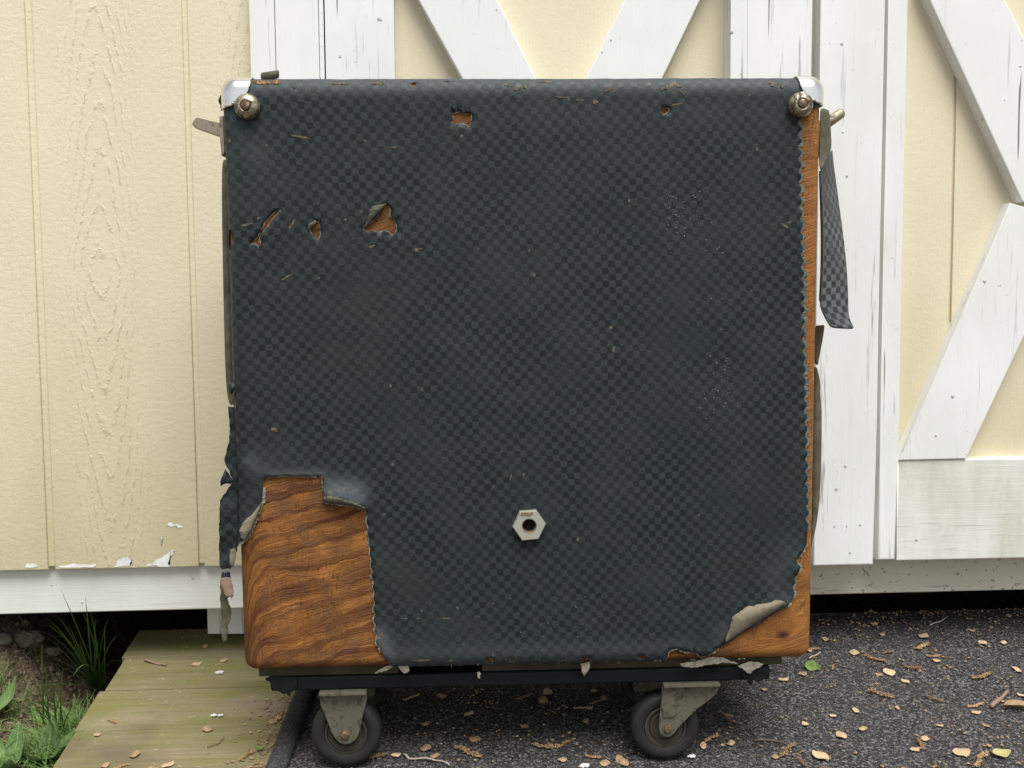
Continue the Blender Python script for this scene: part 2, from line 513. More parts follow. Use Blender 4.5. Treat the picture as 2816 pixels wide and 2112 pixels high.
def m_felt(name, smooth=False):
    s = NT(name)
    co = s.coord()
    vor = s.n('TexVoronoi', 1, {'Vector': co, 'Scale': 470})
    vd = s.n('TexVoronoi', 0, {'Vector': co, 'Scale': 470})
    g = s.sep(vor)[0]
    col = s.ramp(g, [(0.0, (0.010, 0.010, 0.010)), (0.45, (0.034, 0.0335, 0.034)), (0.78, (0.086, 0.084, 0.085)), (1.0, (0.23, 0.22, 0.22))])
    if smooth: col = s.mix(0.7, col, (0.030, 0.033, 0.037))
    big = s.noise(co, 11, 4, 0.6)
    col = s.mix(s.ramp(big, [(0.35, 0.0), (0.75, 0.45)]), col, (0.060, 0.056, 0.054))
    tan = s.ramp(s.noise(co, 330, 2, 0.5), [(0.665, 0.0), (0.70, 0.0 if smooth else 0.9)])
    col = s.mix(tan, col, (0.30, 0.19, 0.09))
    h = s.math('ADD', s.math('MULTIPLY', vd, -1.0), s.math('MULTIPLY', g, 0.7))
    return s.set(color=col, rough=0.8, spec=0.25, normal=s.bump(h, 0.35 if smooth else 1.0, 0.0014))


def m_soil(name):
    s = NT(name)
    co = s.coord()
    a = s.noise(co, 34, 6, 0.7)
    b = s.noise(co, 190, 4, 0.65)
    col = s.mix(s.ramp(a, [(0.3, 0.0), (0.7, 1.0)]), (0.050, 0.036, 0.025), (0.19, 0.142, 0.098))
    col = s.mix(s.ramp(b, [(0.54, 0.0), (0.66, 0.85)]), col, (0.30, 0.245, 0.18))
    col = s.mix(s.ramp(s.noise(co, 260, 3, 0.6), [(0.55, 0.0), (0.65, 0.8)]), col, (0.03, 0.022, 0.015))
    far = s.ramp(s.n('VectorMath', 1, {0: co}, operation='LENGTH'), [(0.0, 0.0), (1.0, 1.0)])
    h = s.math('ADD', a, s.math('MULTIPLY', b, 0.5))
    return s.set(color=col, rough=0.95, spec=0.1, normal=s.bump(h, 1.0, 0.006))


def m_metal(name, c, rust=(0.10, 0.045, 0.02), amount=0.5, rough=0.35, metal=1.0, scale=90):
    s = NT(name)
    co = s.coord()
    nz = s.noise(co, scale, 6, 0.7)
    f = s.ramp(nz, [(0.62 - amount * 0.22, 0.0), (0.72 - amount * 0.22, 1.0)])
    col = s.mix(f, c, rust)
    return s.set(color=col, metal=s.math('MULTIPLY', s.math('SUBTRACT', 1.0, f), metal), rough=s.math('ADD', rough, s.math('MULTIPLY', f, 0.35)), spec=0.4,
                 normal=s.bump(nz, 0.25, 0.0006))


def m_leaf(name, c, c2, veins=False):
    s = NT(name)
    co = s.coord()
    rnd = s.n('ObjectInfo', 5)
    f = s.math('ADD', s.math('MULTIPLY', rnd, 0.5), s.math('MULTIPLY', s.noise(co, 140, 4, 0.65), 0.6), clamp=True)
    col = s.mix(s.ramp(f, [(0.25, 0.0), (0.85, 1.0)]), c, c2)
    if veins:
        x, y, z = s.sep(co)
        ay = s.math('ABSOLUTE', y)
        side = s.ramp(s.math('PINGPONG', s.math('MULTIPLY', s.math('SUBTRACT', x, s.math('MULTIPLY', ay, 0.9)), 190), 1.0), [(0.0, 1.0), (0.22, 0.0)])
        mid = s.ramp(s.math('MULTIPLY', ay, 300), [(0.0, 1.0), (0.25, 0.0)])
        col = s.mix(s.math('MAXIMUM', s.math('MULTIPLY', side, 0.35), s.math('MULTIPLY', mid, 0.7)), col, (0.30, 0.38, 0.18))
        col = s.mix(s.ramp(s.noise(co, 60, 4, 0.7), [(0.55, 0.0), (0.75, 0.5)]), col, (0.22, 0.24, 0.12))
    return s.set(color=col, rough=0.6, spec=0.25, normal=s.bump(s.noise(co, 500, 3), 0.4, 0.0006))


MAT = {}
MAT['vinyl'] = m_vinyl('black_checked_vinyl', wear_sheen_attr=True)
MAT['vinyl_loose_lit'] = m_vinyl('loose_checked_vinyl', (0.030, 0.034, 0.037), (0.15, 0.158, 0.168), worn=0.25, contrast=0.95)  # paler copy of the vinyl: sky and wall bounce painted into its colour
MAT['backing'] = m_simple('cloth_backing', (0.200, 0.175, 0.125), 0.95, nscale=90, nvar=0.35, bump=0.8)
MAT['backing_dark'] = m_simple('soiled_cloth_backing', (0.110, 0.105, 0.072), 0.95, nscale=70, nvar=0.4, bump=0.8)
MAT['wood'] = m_wood('orange_plywood')
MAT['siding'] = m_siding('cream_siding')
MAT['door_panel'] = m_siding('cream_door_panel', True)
MAT['white_v'] = m_paint('white_paint_upright', dirty=0.6, green=0.10)
MAT['white_worn'] = m_paint('white_paint_worn', 'Z', dirty=0.8, green=0.15)
MAT['white_h'] = m_paint('white_paint_level', 'X', (0.74, 0.76, 0.73), dirty=0.6, green=0.25)
MAT['white_green'] = m_paint('white_paint_green_film', 'X', (0.76, 0.77, 0.73), dirty=0.35, green=0.75, crack=0.4)
MAT['sill'] = m_paint('soiled_cream_sill', 'X', (0.74, 0.70, 0.58), dirty=0.5, green=0.2, crack=0.0, spots=0.65)
MAT['deck'] = m_deck('weathered_deck_board')
MAT['felt'] = m_felt('mineral_felt')
MAT['felt_edge'] = m_felt('mineral_felt_curl', True)
MAT['soil'] = m_soil('soil')
MAT['stone'] = m_simple('concrete_rubble', (0.20, 0.175, 0.135), 0.95, nscale=55, nvar=0.45, bump=1.0, bdist=0.003)
MAT['joist'] = m_simple('dark_timber', (0.06, 0.045, 0.03), 0.9)
MAT['chrome'] = m_metal('nickel_corner', (0.78, 0.78, 0.76), (0.30, 0.27, 0.22), 0.05, 0.22)
MAT['brass'] = m_metal('tarnished_dome', (0.50, 0.46, 0.34), (0.085, 0.055, 0.034), 0.75, 0.32, scale=160)
MAT['screw'] = m_metal('rusty_screw', (0.30, 0.24, 0.17), (0.10, 0.055, 0.03), 0.8, 0.5, scale=200)
MAT['nut'] = m_metal('plated_nut', (0.52, 0.53, 0.46), (0.22, 0.13, 0.06), 0.05, 0.32, metal=0.45, scale=70)
MAT['bracket'] = m_metal('zinc_bracket', (0.145, 0.142, 0.105), (0.062, 0.052, 0.032), 0.5, 0.62, metal=0.35, scale=120)
MAT['latch'] = m_metal('dull_latch', (0.34, 0.30, 0.22), (0.13, 0.10, 0.06), 0.4, 0.5, metal=0.7, scale=120)
MAT['rubber'] = m_simple('grey_rubber', (0.020, 0.020, 0.018), 0.62, spec=0.3, nscale=40, nvar=0.3)
MAT['hub'] = m_simple('hub_grey', (0.055, 0.052, 0.038), 0.5, spec=0.4, nscale=80)
MAT['batten'] = m_simple('pale_batten', (0.055, 0.050, 0.028), 0.85, nscale=30, nvar=0.3)
MAT['black'] = m_vinyl('base_vinyl', (0.004, 0.005, 0.006), (0.009, 0.011, 0.012), spec=0.10)
MAT['dirt'] = m_simple('void_shade', (0.010, 0.008, 0.006), 1.0)  # near-black colour standing in for deep shade under the shed and nut hole
MAT['seed'] = m_leaf('papery_seed', (0.27, 0.175, 0.095), (0.60, 0.45, 0.28))
MAT['catkin'] = m_leaf('brown_catkin', (0.22, 0.125, 0.06), (0.55, 0.37, 0.20))
MAT['twig'] = m_leaf('twig_bark', (0.15, 0.09, 0.06), (0.30, 0.21, 0.15))
MAT['twig_pale'] = m_leaf('pale_twig', (0.42, 0.33, 0.27), (0.52, 0.44, 0.36))
MAT['green_leaf'] = m_leaf('green_leaf', (0.11, 0.19, 0.045), (0.22, 0.31, 0.10))
MAT['yellow_leaf'] = m_leaf('yellowing_leaf', (0.28, 0.26, 0.09), (0.42, 0.38, 0.17))
MAT['weed'] = m_leaf('weed_leaf', (0.085, 0.150, 0.045), (0.16, 0.25, 0.09), True)
MAT['grass'] = m_leaf('grass_blade', (0.075, 0.150, 0.032), (0.15, 0.245, 0.065))
MAT['straw'] = m_leaf('dry_straw', (0.26, 0.20, 0.10), (0.38, 0.30, 0.17))
MAT['nail'] = m_simple('nail_head', (0.50, 0.51, 0.50), 0.6, nscale=700, nvar=0.7)
MAT['paint_chip'] = m_simple('bare_primer', (0.80, 0.81, 0.80), 0.6)
MAT['fleck'] = m_simple('white_fleck', (0.62, 0.62, 0.60), 0.8)
MAT['grit'] = m_simple('pale_grit', (0.20, 0.195, 0.18), 0.9, nscale=300, nvar=0.6)

# ------------------------------------------------------------------ ground
DECK_L = GL(275, 1900).x            # left end of the ramp boards
RAMP_BACK = GL(540, 1727).y


def ramp_z(y): return RAMP_P.z + (y - RAMP_P.y) * math.tan(SLOPE)


def sm(t):
    t = max(0.0, min(1.0, t))
    return t * t * (3 - 2 * t)


def ground_z(x, y):
    """yard, rising to a crumbly bank beside the ramp, with a hollow under the shed by the boards"""
    near = sm((y - 0.45) / 0.45) * sm((2.6 - y) / 1.0)
    z = near * (ramp_z(min(y, 1.45)) - (0.11 if x > DECK_L + 0.02 else 0.050))
    if x <= DECK_L + 0.02:
        z += near * 0.070 * sm((DECK_L - 0.07 - x) / 0.15) * sm((y - 1.06) / 0.26)
        z += near * 0.028 * sm((DECK_L - 0.13 - x) / 0.10) * sm((y - 1.20) / 0.16)
        z -= 0.05 * sm((y - 1.28) / 0.1) * sm((x - DECK_L + 0.14) / 0.08)
    if -3 < x < 3 and -1 < y < 3:
        n = noise.noise(Vector((x * 9, y * 9, 1.3))) * 0.012 + noise.noise(Vector((x * 30, y * 30, 4.1))) * 0.009 + noise.noise(Vector((x * 75, y * 75, 2.0))) * 0.005 + noise.noise(Vector((x * 150, y * 150, 6.0))) * 0.0025
        z += n * (1 if x < DECK_L + 0.02 else 0.2)
    return z


def spaced(lo, hi, f0, f1, fine, outer):
    a = []
    v = lo
    for k in range(outer): a.append(lo + (f0 - lo) * (1 - (1 - k / outer) ** 3))
    n = int((f1 - f0) / fine)
    for k in range(n + 1): a.append(f0 + (f1 - f0) * k / n)
    for k in range(1, outer + 1): a.append(f1 + (hi - f1) * (k / outer) ** 3)
    return a


gx = spaced(-60, 60, -1.1, -0.35, 0.004, 9)
gy = spaced(-60, 60, 0.7, 1.7, 0.005, 9)
vs = [(x, y, ground_z(x, y)) for y in gy for x in gx]
nx = len(gx)
fs = [(j * nx + i, j * nx + i + 1, (j + 1) * nx + i + 1, (j + 1) * nx + i) for j in range(len(gy) - 1) for i in range(nx - 1)]
ground = mesh('ground', vs, fs, MAT['soil'], smooth=True)
tag(ground, kind='structure')

# ------------------------------------------------------------------ shed
shed = empty('shed', (0, WALL_Y, 0))
tag(shed, 'cream painted shed with white double doors behind the speaker cabinet', 'shed')
SHI = Matrix.Translation((0, -WALL_Y, 0))


def SW(px, py, off=0.0):            # wall point in the shed's frame (y = 0 at the siding face, negative towards the yard)
    return SHI @ W(px, py, off)


TOP = 2.05
zs = SW(300, 1563).z                # lower edge of the siding
xg = [(SW(107, 740).x - 0.0045, SW(107, 740).x + 0.0045), (SW(529, 740).x - 0.0035, SW(529, 740).x + 0.0035)]
step = xg[1][0] - xg[0][0]
xj = SW(688, 100, 0.02).x
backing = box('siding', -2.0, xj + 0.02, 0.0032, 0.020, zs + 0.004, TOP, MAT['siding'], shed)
edges = [-2.0]
k = 1
lefts = []
g0 = xg[0]
cuts = []
n = 1
while g0[0] - n * step > -2.0:
    cuts.append((g0[0] - n * step, g0[1] - n * step))
    n += 1
cuts = cuts[::-1] + xg
x = -2.0
for c in cuts + [(xj + 0.015, 0)]:
    bm = bmesh.new()
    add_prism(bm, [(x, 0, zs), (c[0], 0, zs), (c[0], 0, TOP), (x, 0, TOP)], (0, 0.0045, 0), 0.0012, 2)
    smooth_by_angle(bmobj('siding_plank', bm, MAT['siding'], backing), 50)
    x = c[1]

# white skirt under the siding (set back) and its rot-spotted top shadow line
sk = [SW(-700, 1590, -0.012), SW(700, 1555, -0.012), SW(700, 1676, -0.012), SW(-700, 1722, -0.012)]
zt, zb = SW(300, 1550, -0.012).z, SW(300, 1689, -0.012).z
skirt = prism('skirt_board', [(-2.0, 0.012, zb + 0.0), (SW(1000, 1600).x, 0.012, zb + 0.004), (SW(1000, 1600).x, 0.012, zt), (-2.0, 0.012, zt)], (0, 0.022, 0), MAT['white_h'], shed, 0.0018)
# paint splashes on the lower siding edge
for pts in ([(65, 1562), (75, 1552), (95, 1549), (103, 1562)], [(160, 1560), (200, 1551), (262, 1552), (262, 1559), (200, 1563)],
            [(312, 1557), (330, 1540), (352, 1531), (362, 1540), (358, 1557)], [(402, 1555), (425, 1543), (447, 1537), (470, 1515), (483, 1512), (470, 1530), (462, 1545), (468, 1556), (440, 1558)],
            [(450, 1441), (470, 1438), (505, 1446), (500, 1451), (480, 1449)], [(444, 1480), (447, 1474), (446, 1500), (443, 1498)]):
    bm = bmesh.new()
    P = []
    for i, q in enumerate(pts):
        q2 = pts[(i + 1) % len(pts)]
        for k in range(4):
            P.append(SW(q[0] + (q2[0] - q[0]) * k / 4 + random.uniform(-3.5, 3.5), min(1561, q[1] + (q2[1] - q[1]) * k / 4 + random.uniform(-3, 3)), 0.0006))
    bm.faces.new([bm.verts.new(p) for p in P])
    bmesh.ops.triangulate(bm, faces=bm.faces[:])
    me_ = bmobj('paint_splash', bm, MAT['paint_chip'], shed)
lathe('nail_head', [(0, -0.0035), (0.0035, -0.003), (0.0055, -0.0012), (0.006, 0.0)], Matrix.Translation(SW(217, 1541)) @ Matrix.Rotation(rad(-90), 4, 'X').inverted(), MAT['screw'], shed, 14)

# floor frame; unseen back and side walls added to keep light out underneath
fz = SW(2400, 1636, -0.04).z
box('floor_deck', -2.0, 2.3, 0.036, 2.2, zb + 0.03, zb + 0.12, MAT['joist'], shed)
box('back_light_block', -2.0, 2.3, 2.0, 2.1, -0.3, zb + 0.03, MAT['dirt'], shed)
box('side_light_block', -2.0, -1.9, 0.3, 2.0, -0.3, zb + 0.03, MAT['dirt'], shed)
box('side_light_block', 2.2, 2.3, 0.3, 2.0, -0.3, zb + 0.03, MAT['dirt'], shed)
for xx in (-0.62, -0.2, 0.22, 0.64, 1.06):
    box('joist', xx, xx + 0.038, 0.06, 1.95, zb - 0.012, zb + 0.03, MAT['joist'], shed)
# white painted block under the skirt
q = [SW(568, 1672, -0.075), SW(700, 1669, -0.075), SW(700, 1745, -0.075), SW(570, 1745, -0.075)]
prism('pier_block', [q[3], q[2], q[1], (q[0].x + 0.0, q[0].y, q[0].z)], (0, 0.09, 0), MAT['white_worn'], shed, 0.003)
# sill under the doors, in the shade of the doors
s0, s1 = SW(2245, 1545, -0.035), SW(2245, 1633, -0.035)
box('door_sill', SW(1000, 1600).x + 0.01, 2.2, 0.030, 0.080, s1.z, s0.z + 0.02, MAT['sill'], shed, 0.002)


def vboard(name, x0, x1, z0, z1, proud, m, parent, bev=0.0025, thick=None):
    """upright board: face at y = -proud, reaching back to the panel; edges slightly out of true"""
    t = thick or proud + 0.004
    n = 10
    bm = bmesh.new()
    ph = random.uniform(0, 9)
    L = [Vector((x0 + 0.0009 * noise.noise(Vector((k * 0.7, ph, 0))), -proud, z0 + (z1 - z0) * k / n)) for k in range(n + 1)]
    R = [Vector((x1 + 0.0009 * noise.noise(Vector((k * 0.7, ph, 5))), -proud, z0 + (z1 - z0) * k / n)) for k in range(n + 1)]
    add_prism(bm, L[::-1] + R, (0, t, 0), bev, 2)
    return smooth_by_angle(bmobj(name, bm, m, parent), 45)


def board(name, px, proud, m, parent, bev=0.0025):
    return prism(name, [SW(a, b, proud) for a, b in px], (0, proud + 0.003, 0), m, parent, bev)


def xat(px, py, off): return SW(px, py, off).x


# jamb board left of the hinge
vboard('jamb_board', xat(688, 110, .022), xat(756.3, 110, .022), zs - 0.005, TOP, 0.022, MAT['white_v'], shed, 0.0008)
vboard('jamb_board', xat(758.2, 110, .022), xat(876, 110, .022), zs - 0.005, TOP, 0.0222, MAT['white_v'], shed, 0.0010)
# long painted hinge: flat knuckles one above the other
hx = xat(885, 110, .018)
bm = bmesh.new()
zz = zs
kl = 0.0132
while zz < TOP:
    add_box(bm, hx - 0.0028, hx + 0.0028, -0.0190, -0.004, zz + 0.0001, zz + kl - 0.0001)
    zz += kl
hinge = bmobj('long_hinge', bm, MAT['white_v'], shed)
tag(hinge, kind='stuff')
box('hinge_leaf', hx - 0.0028, hx + 0.0028, -0.0186, 0.006, zs, TOP, MAT['white_worn'], shed)

# left door
zd = SW(2300, 1551, .03).z
dx0, dx1 = xat(895, 110, .022), xat(2229, 110, .034)
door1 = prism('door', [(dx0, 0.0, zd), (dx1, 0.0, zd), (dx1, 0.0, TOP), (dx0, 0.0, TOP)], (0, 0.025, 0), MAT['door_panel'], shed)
tag(door1, label='left shed door leaf with V of white braces over cream panel')
vboard('stile', dx0, xat(1084, 110, .022), zd, TOP, 0.022, MAT['white_v'], door1)
vboard('stile', xat(2010, 110, .036), xat(2056, 110, .036), zd, TOP, 0.036, MAT['white_worn'], door1, 0.004)
vboard('stile', xat(2056.6, 110, .037), dx1, zd, TOP, 0.037, MAT['white_v'], door1)
board('brace', [(1062, -160), (1290, -160), (1714, 700), (1540, 700)], 0.022, MAT['white_v'], door1)
board('brace', [(1795, -160), (2003, -160), (1590, 695), (1375, 700)], 0.0235, MAT['white_worn'], door1)
board('rail', [(1086, 1300), (2008, 1280), (2008, 1552), (1086, 1572)], 0.021, MAT['white_green'], door1)

# right door
ex0 = xat(2237, 110, .03)
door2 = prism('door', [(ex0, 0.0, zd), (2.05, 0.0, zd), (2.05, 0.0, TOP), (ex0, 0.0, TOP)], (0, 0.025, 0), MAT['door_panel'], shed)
tag(door2, label='right shed door leaf with low white rail and slanting braces')
vboard('stile', xat(2256, 110, .032), xat(2431, 110, .032), zd - 0.002, TOP, 0.032, MAT['white_worn'], door2, 0.003)
vboard('stile', xat(2441, 110, .020), xat(2493, 110, .020), zd + 0.001, TOP, 0.020, MAT['white_worn'], door2, 0.004)
rx0 = xat(2466, 1400, .022)
zr0, zr1 = SW(2640, 1540, .022).z, SW(2640, 1262, .022).z
bmr = bmesh.new()
add_prism(bmr, [(rx0, -0.0215, zr0), (1.95, -0.0215, zr0), (1.95, -0.0215, zr1), (rx0, -0.0215, zr1)], (0, 0.025, 0), 0.0025, 2)
smooth_by_angle(bmobj('rail', bmr, MAT['white_green'], door2), 45)
board('brace', [(2530, -60), (2736, -60), (3020, 510), (2812, 556)], 0.026, MAT['white_v'], door2)
board('brace', [(2778, 557), (2965, 610), (2658, 1262), (2473, 1266)], 0.0245, MAT['white_worn'], door2)
board('brace', [(3200, -60), (3420, -60), (3080, 560), (2880, 520)], 0.025, MAT['white_v'], door2)
board('brace', [(2975, 610), (3150, 560), (3500, 1240), (3290, 1245)], 0.0245, MAT['white_v'], door2)
vboard('stile', xat(3480, 600, .02), xat(3680, 600, .02), zd, TOP, 0.020, MAT['white_v'], door2)
xgv = xat(2622, 300, 0)
# raised panels either side of a groove in the cream door skin
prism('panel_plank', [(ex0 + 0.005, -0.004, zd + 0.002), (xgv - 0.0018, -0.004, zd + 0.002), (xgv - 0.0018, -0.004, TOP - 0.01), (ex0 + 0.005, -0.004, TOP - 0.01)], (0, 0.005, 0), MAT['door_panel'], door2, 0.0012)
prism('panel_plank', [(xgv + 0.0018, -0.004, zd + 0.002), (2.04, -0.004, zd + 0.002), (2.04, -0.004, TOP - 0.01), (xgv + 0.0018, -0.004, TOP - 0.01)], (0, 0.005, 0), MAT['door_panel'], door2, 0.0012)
# nails and knots on the white boards
nail_me = None
NAILS = [(935, 155, .022, 6), (1042, 52, .022, 8), (1048, 55, .022, 6), (2315, 120, .032, 8), (2318, 363, .032, 6), (2329, 484, .032, 7), (2708, 773, .0245, 8), (2620, 1090, .0245, 9),
         (2574, 1198, .0245, 6), (2325, 1282, .032, 7), (2300, 1346, .032, 7), (2295, 1447, .032, 6), (2366, 1443, .032, 6), (2338, 1520, .032, 6), (1680, 110, .0235, 5), (1656, 143, .0235, 4),
         (2806, 182, .026, 6), (2520, 1485, .0215, 8), (1366, 26, .022, 4), (2012, 88, .036, 8), (530, 1590, -.012, 7), (142, 1610, -.012, 4), (226, 1657, -.012, 5)]
for px, py, off, r in NAILS:
    c = SW(px, py, off + 0.0002)
    rr = r / 2130 * random.uniform(0.45, 0.7)
    par = shed if px < 888 else (door1 if px < 2233 else door2)
    lathe('nail_head', [(0, 0.0005), (rr * 0.6, 0.0004), (rr, 0.0001), (rr, -0.0008)], Matrix.Translation(c) @ Matrix.Rotation(rad(90), 4, 'X'), MAT['nail'], par, 10)

# ------------------------------------------------------------------ ramp
ramp = empty('wooden_ramp', M=RAMP_M)
tag(ramp, 'weathered greenish wooden ramp boards left of the cabinet', 'ramp')
RX0, RX1 = DECK_L, 1.6
lines = [GL(380, 1727).y, GL(330, 1802).y, GL(280, 1893).y, GL(230, 2003).y]
lines.append(lines[-1] - (lines[-2] - lines[-1]))
w = lines[3] - lines[4]
while lines[-1] > -0.62: lines.append(lines[-1] - w)
for i in range(len(lines) - 1):
    y1, y0 = lines[i], lines[i + 1]
    dx = random.uniform(-0.004, 0.004)
    bm = bmesh.new()
    n = 24
    a = []
    add_box(bm, RX0 + dx, RX1, y0 + 0.0003, y1 - 0.0003, -0.036 - 0.0035, -0.0035 + random.uniform(-0.0004, 0.0004), 0.0007, 2)
    smooth_by_angle(bmobj('plank', bm, MAT['deck'], ramp), 45)
for xx in (RX0 + 0.03, 0.2, RX1 - 0.1):
    box('stringer', xx, xx + 0.04, lines[-1] + 0.02, lines[0] - 0.02, -0.085, -0.0405, MAT['joist'], ramp)

# mineral felt laid on the ramp, with its left edge curled up
felt = empty('roofing_felt', M=RAMP_M)
tag(felt, 'black gritty roofing felt laid over the ramp under the cabinet', 'roofing felt')
fl0 = GL(800, 2040).x
a0, a1 = GL(790, 2112), GL(868, 1925)
sl = (a1.x - a0.x) / (a1.y - a0.y)
fback = lines[0] - 0.010
ny, nxx = 120, 110
vs = []
for j in range(ny + 1):
    y = -0.6 + (fback + 0.6) * j / ny
    xl = a0.x + sl * (y - a0.y) * 0.6
    for i in range(nxx + 1):
        t = (i / nxx) ** 1.3
        x = xl + (1.55 - xl) * t
        z = 0.0 + 0.0007 * noise.noise(Vector((x * 18, y * 18, 0))) + 0.0016 * noise.noise(Vector((x * 4, y * 4, 3)))
        vs.append((x, y + (0.003 * noise.noise(Vector((x * 20, 0, 7))) if j == ny else 0), z))
fs = [(j * (nxx + 1) + i, j * (nxx + 1) + i + 1, (j + 1) * (nxx + 1) + i + 1, (j + 1) * (nxx + 1) + i) for j in range(ny) for i in range(nxx)]
sheet = mesh('felt_sheet', vs, fs, MAT['felt'], felt, smooth=True)
# curled edge: a rolled lip standing off the boards
vs, uv = [], []
nr = 9
ny2 = 60
for j in range(ny2 + 1):
    y = -0.6 + (fback + 0.6) * j / ny2
    xl = a0.x + sl * (y - a0.y) * 0.6
    R = 0.0098 + 0.0012 * noise.noise(Vector((y * 9, 0, 2)))
    for i in range(nr + 1):
        th = rad(-80) + rad(255) * i / nr
        # from under the sheet, out over the top and down again on the left
        vs.append((xl - 0.010 + R * 1.25 * math.cos(th), y, R * 0.78 + R * 0.78 * math.sin(th) - 0.002 + 0.0006 * noise.noise(Vector((y * 40, i, 1)))))
fs = [(j * (nr + 1) + i, j * (nr + 1) + i + 1, (j + 1) * (nr + 1) + i + 1, (j + 1) * (nr + 1) + i) for j in range(ny2) for i in range(nr)]
mesh('curled_edge', vs, fs, MAT['felt_edge'], felt, smooth=True)

# ------------------------------------------------------------------ speaker cabinet
cab = empty('speaker_cabinet', M=CAB_M)
tag(cab, 'tattered black checked vinyl speaker cabinet on casters with orange plywood showing', 'speaker cabinet')
body = box('plywood_body', -CW / 2, CW / 2, 0, CD, 0, CH, MAT['wood'], cab, CR, 5)

HX, HZ0, HZ1 = CW / 2 - CR, CR, CH - CR     # inner flat rectangle


def drape(x, z, off):
    """lay a flat sheet coordinate over the rounded front of the box, off metres proud"""
    a = max(0, x - HX) + min(0, x + HX)
    b = max(0, z - HZ1) + min(0, z - HZ0)
    rho = math.hypot(a, b)
    cx, cz = x - a, z - b
    if rho < 1e-9:
        return Vector((x, -off, z))
    ua, ub = a / rho, b / rho
    th = rho / CR
    if th < math.pi / 2:
        rp = CR * math.sin(th) + off * math.sin(th)
        y = CR * (1 - math.cos(th)) - off * math.cos(th)
    else:
        rp = CR + off
        y = CR + rho - CR * math.pi / 2
    return Vector((cx + ua * rp, y, cz + ub * rp))


def undrape(px, py):
    p = F(px, py, 0.0)
    x, z = p.x, p.z
    a = max(0, x - HX) + min(0, x + HX)
    b = max(0, z - HZ1) + min(0, z - HZ0)
    rho = math.hypot(a, b)
    if rho < 1e-9: return (x, z)
    t = min(1.0, rho / CR)
    r2 = CR * math.asin(t)
    return (x - a + a / rho * r2, z - b + b / rho * r2)


def inside(p, poly):
    c = False
    n = len(poly)
    j = n - 1
    for i in range(n):
        if (poly[i][1] > p[1]) != (poly[j][1] > p[1]) and p[0] < (poly[j][0] - poly[i][0]) * (p[1] - poly[i][1]) / (poly[j][1] - poly[i][1]) + poly[i][0]:
            c = not c
        j = i
    return c


def densify(poly, step, jit, closed=True):
    out = []
    n = len(poly)
    for i in range(n if closed else n - 1):
        a, b = poly[i], poly[(i + 1) % n]
        L = math.hypot(b[0] - a[0], b[1] - a[1])
        k = max(1, int(L / step))
        for s in range(k):
            t = s / k
            j = jit if s else 0
            out.append((a[0] + (b[0] - a[0]) * t + random.uniform(-j, j), a[1] + (b[1] - a[1]) * t + random.uniform(-j, j)))
    if not closed: out.append(poly[-1])
    return out


def pinked(poly, period, amp, n=1):
    """zigzag cut along a polyline (pixel coordinates), displaced to the polyline's right"""
    out = []
    acc = 0.0
    for i in range(len(poly) - 1):
        a, b = Vector(poly[i]), Vector(poly[i + 1])
        d = b - a
        L = d.length
        t = d / L
        nn = Vector((t.y, -t.x))
        k = max(1, round(L / (period / 4)))
        for s in range(k):
            ph = (acc + L * s / k) / period
            f = abs((ph % 1.0) * 2 - 1)
            f = f ** 0.8
            p = a + d * (s / k) + nn * amp * (f - 0.4) * random.uniform(0.8, 1.2)
            out.append((p.x, p.y))
        acc += L
    out.append(tuple(poly[-1]))
    return out


def sheet_mesh(name, outer, holes, off, m, parent, lift=None, grid=0.0065, thick=0.0009):
    vs2 = []
    es = []

    def addloop(lp):
        s0 = len(vs2)
        vs2.extend(Vector(p) for p in lp)
        es.extend((s0 + i, s0 + (i + 1) % len(lp)) for i in range(len(lp)))
    addloop(outer)
    for h in holes: addloop(h)
    xs = [p[0] for p in outer]
    zz = [p[1] for p in outer]
    x = min(xs)
    while x < max(xs):
        z = min(zz)
        while z < max(zz):
            p = (x + random.uniform(-1, 1) * grid * 0.2, z + random.uniform(-1, 1) * grid * 0.2)
            if inside(p, outer) and not any(inside(p, h) for h in holes): vs2.append(Vector(p))
            z += grid
        x += grid
    V, E_, T, *_ = delaunay_2d_cdt(vs2, es, [], 0, 1e-6)
    fs = []
    for t in T:
        c = ((V[t[0]].x + V[t[1]].x + V[t[2]].x) / 3, (V[t[0]].y + V[t[1]].y + V[t[2]].y) / 3)
        if inside(c, outer) and not any(inside(c, h) for h in holes): fs.append(tuple(t))
    used = sorted({i for f in fs for i in f})
    mp = {i: k for k, i in enumerate(used)}
    P = []
    uvs = []
    for i in used:
        x, z = V[i].x, V[i].y
        o = off + (lift(x, z) if lift else 0)
        P.append(drape(x, z, o))
        uvs.append((x, z))
    ob = mesh(name, P, [tuple(mp[i] for i in f) for f in fs], m, parent, uvs, True)
    bm = bmesh.new()
    bm.from_mesh(ob.data)
    bmesh.ops.recalc_face_normals(bm, faces=bm.faces[:])
    if bm.faces and sum(f.normal.y for f in bm.faces) > 0: bmesh.ops.reverse_faces(bm, faces=bm.faces[:])
    bm.to_mesh(ob.data)
    bm.free()
    if thick:
        md = ob.modifiers.new('thickness', 'SOLIDIFY')
        md.thickness = thick
        md.offset = -1
    return ob


def S(pts): return [undrape(a, b) for a, b in pts]


def c1(l): return [(x / 2.212, y / 2.212) for x, y in l]
def c1b(l): return [(500 + x / 3.16, 180 + y / 3.16) for x, y in l]
def c2(l): return [(1000 + x / 2.212, y / 2.212) for x, y in l]
def c5(l): return [(900 + x / 2.212, 1362 + y / 2.212) for x, y in l]


WRAP = CR * math.pi / 2
EX = 0.030
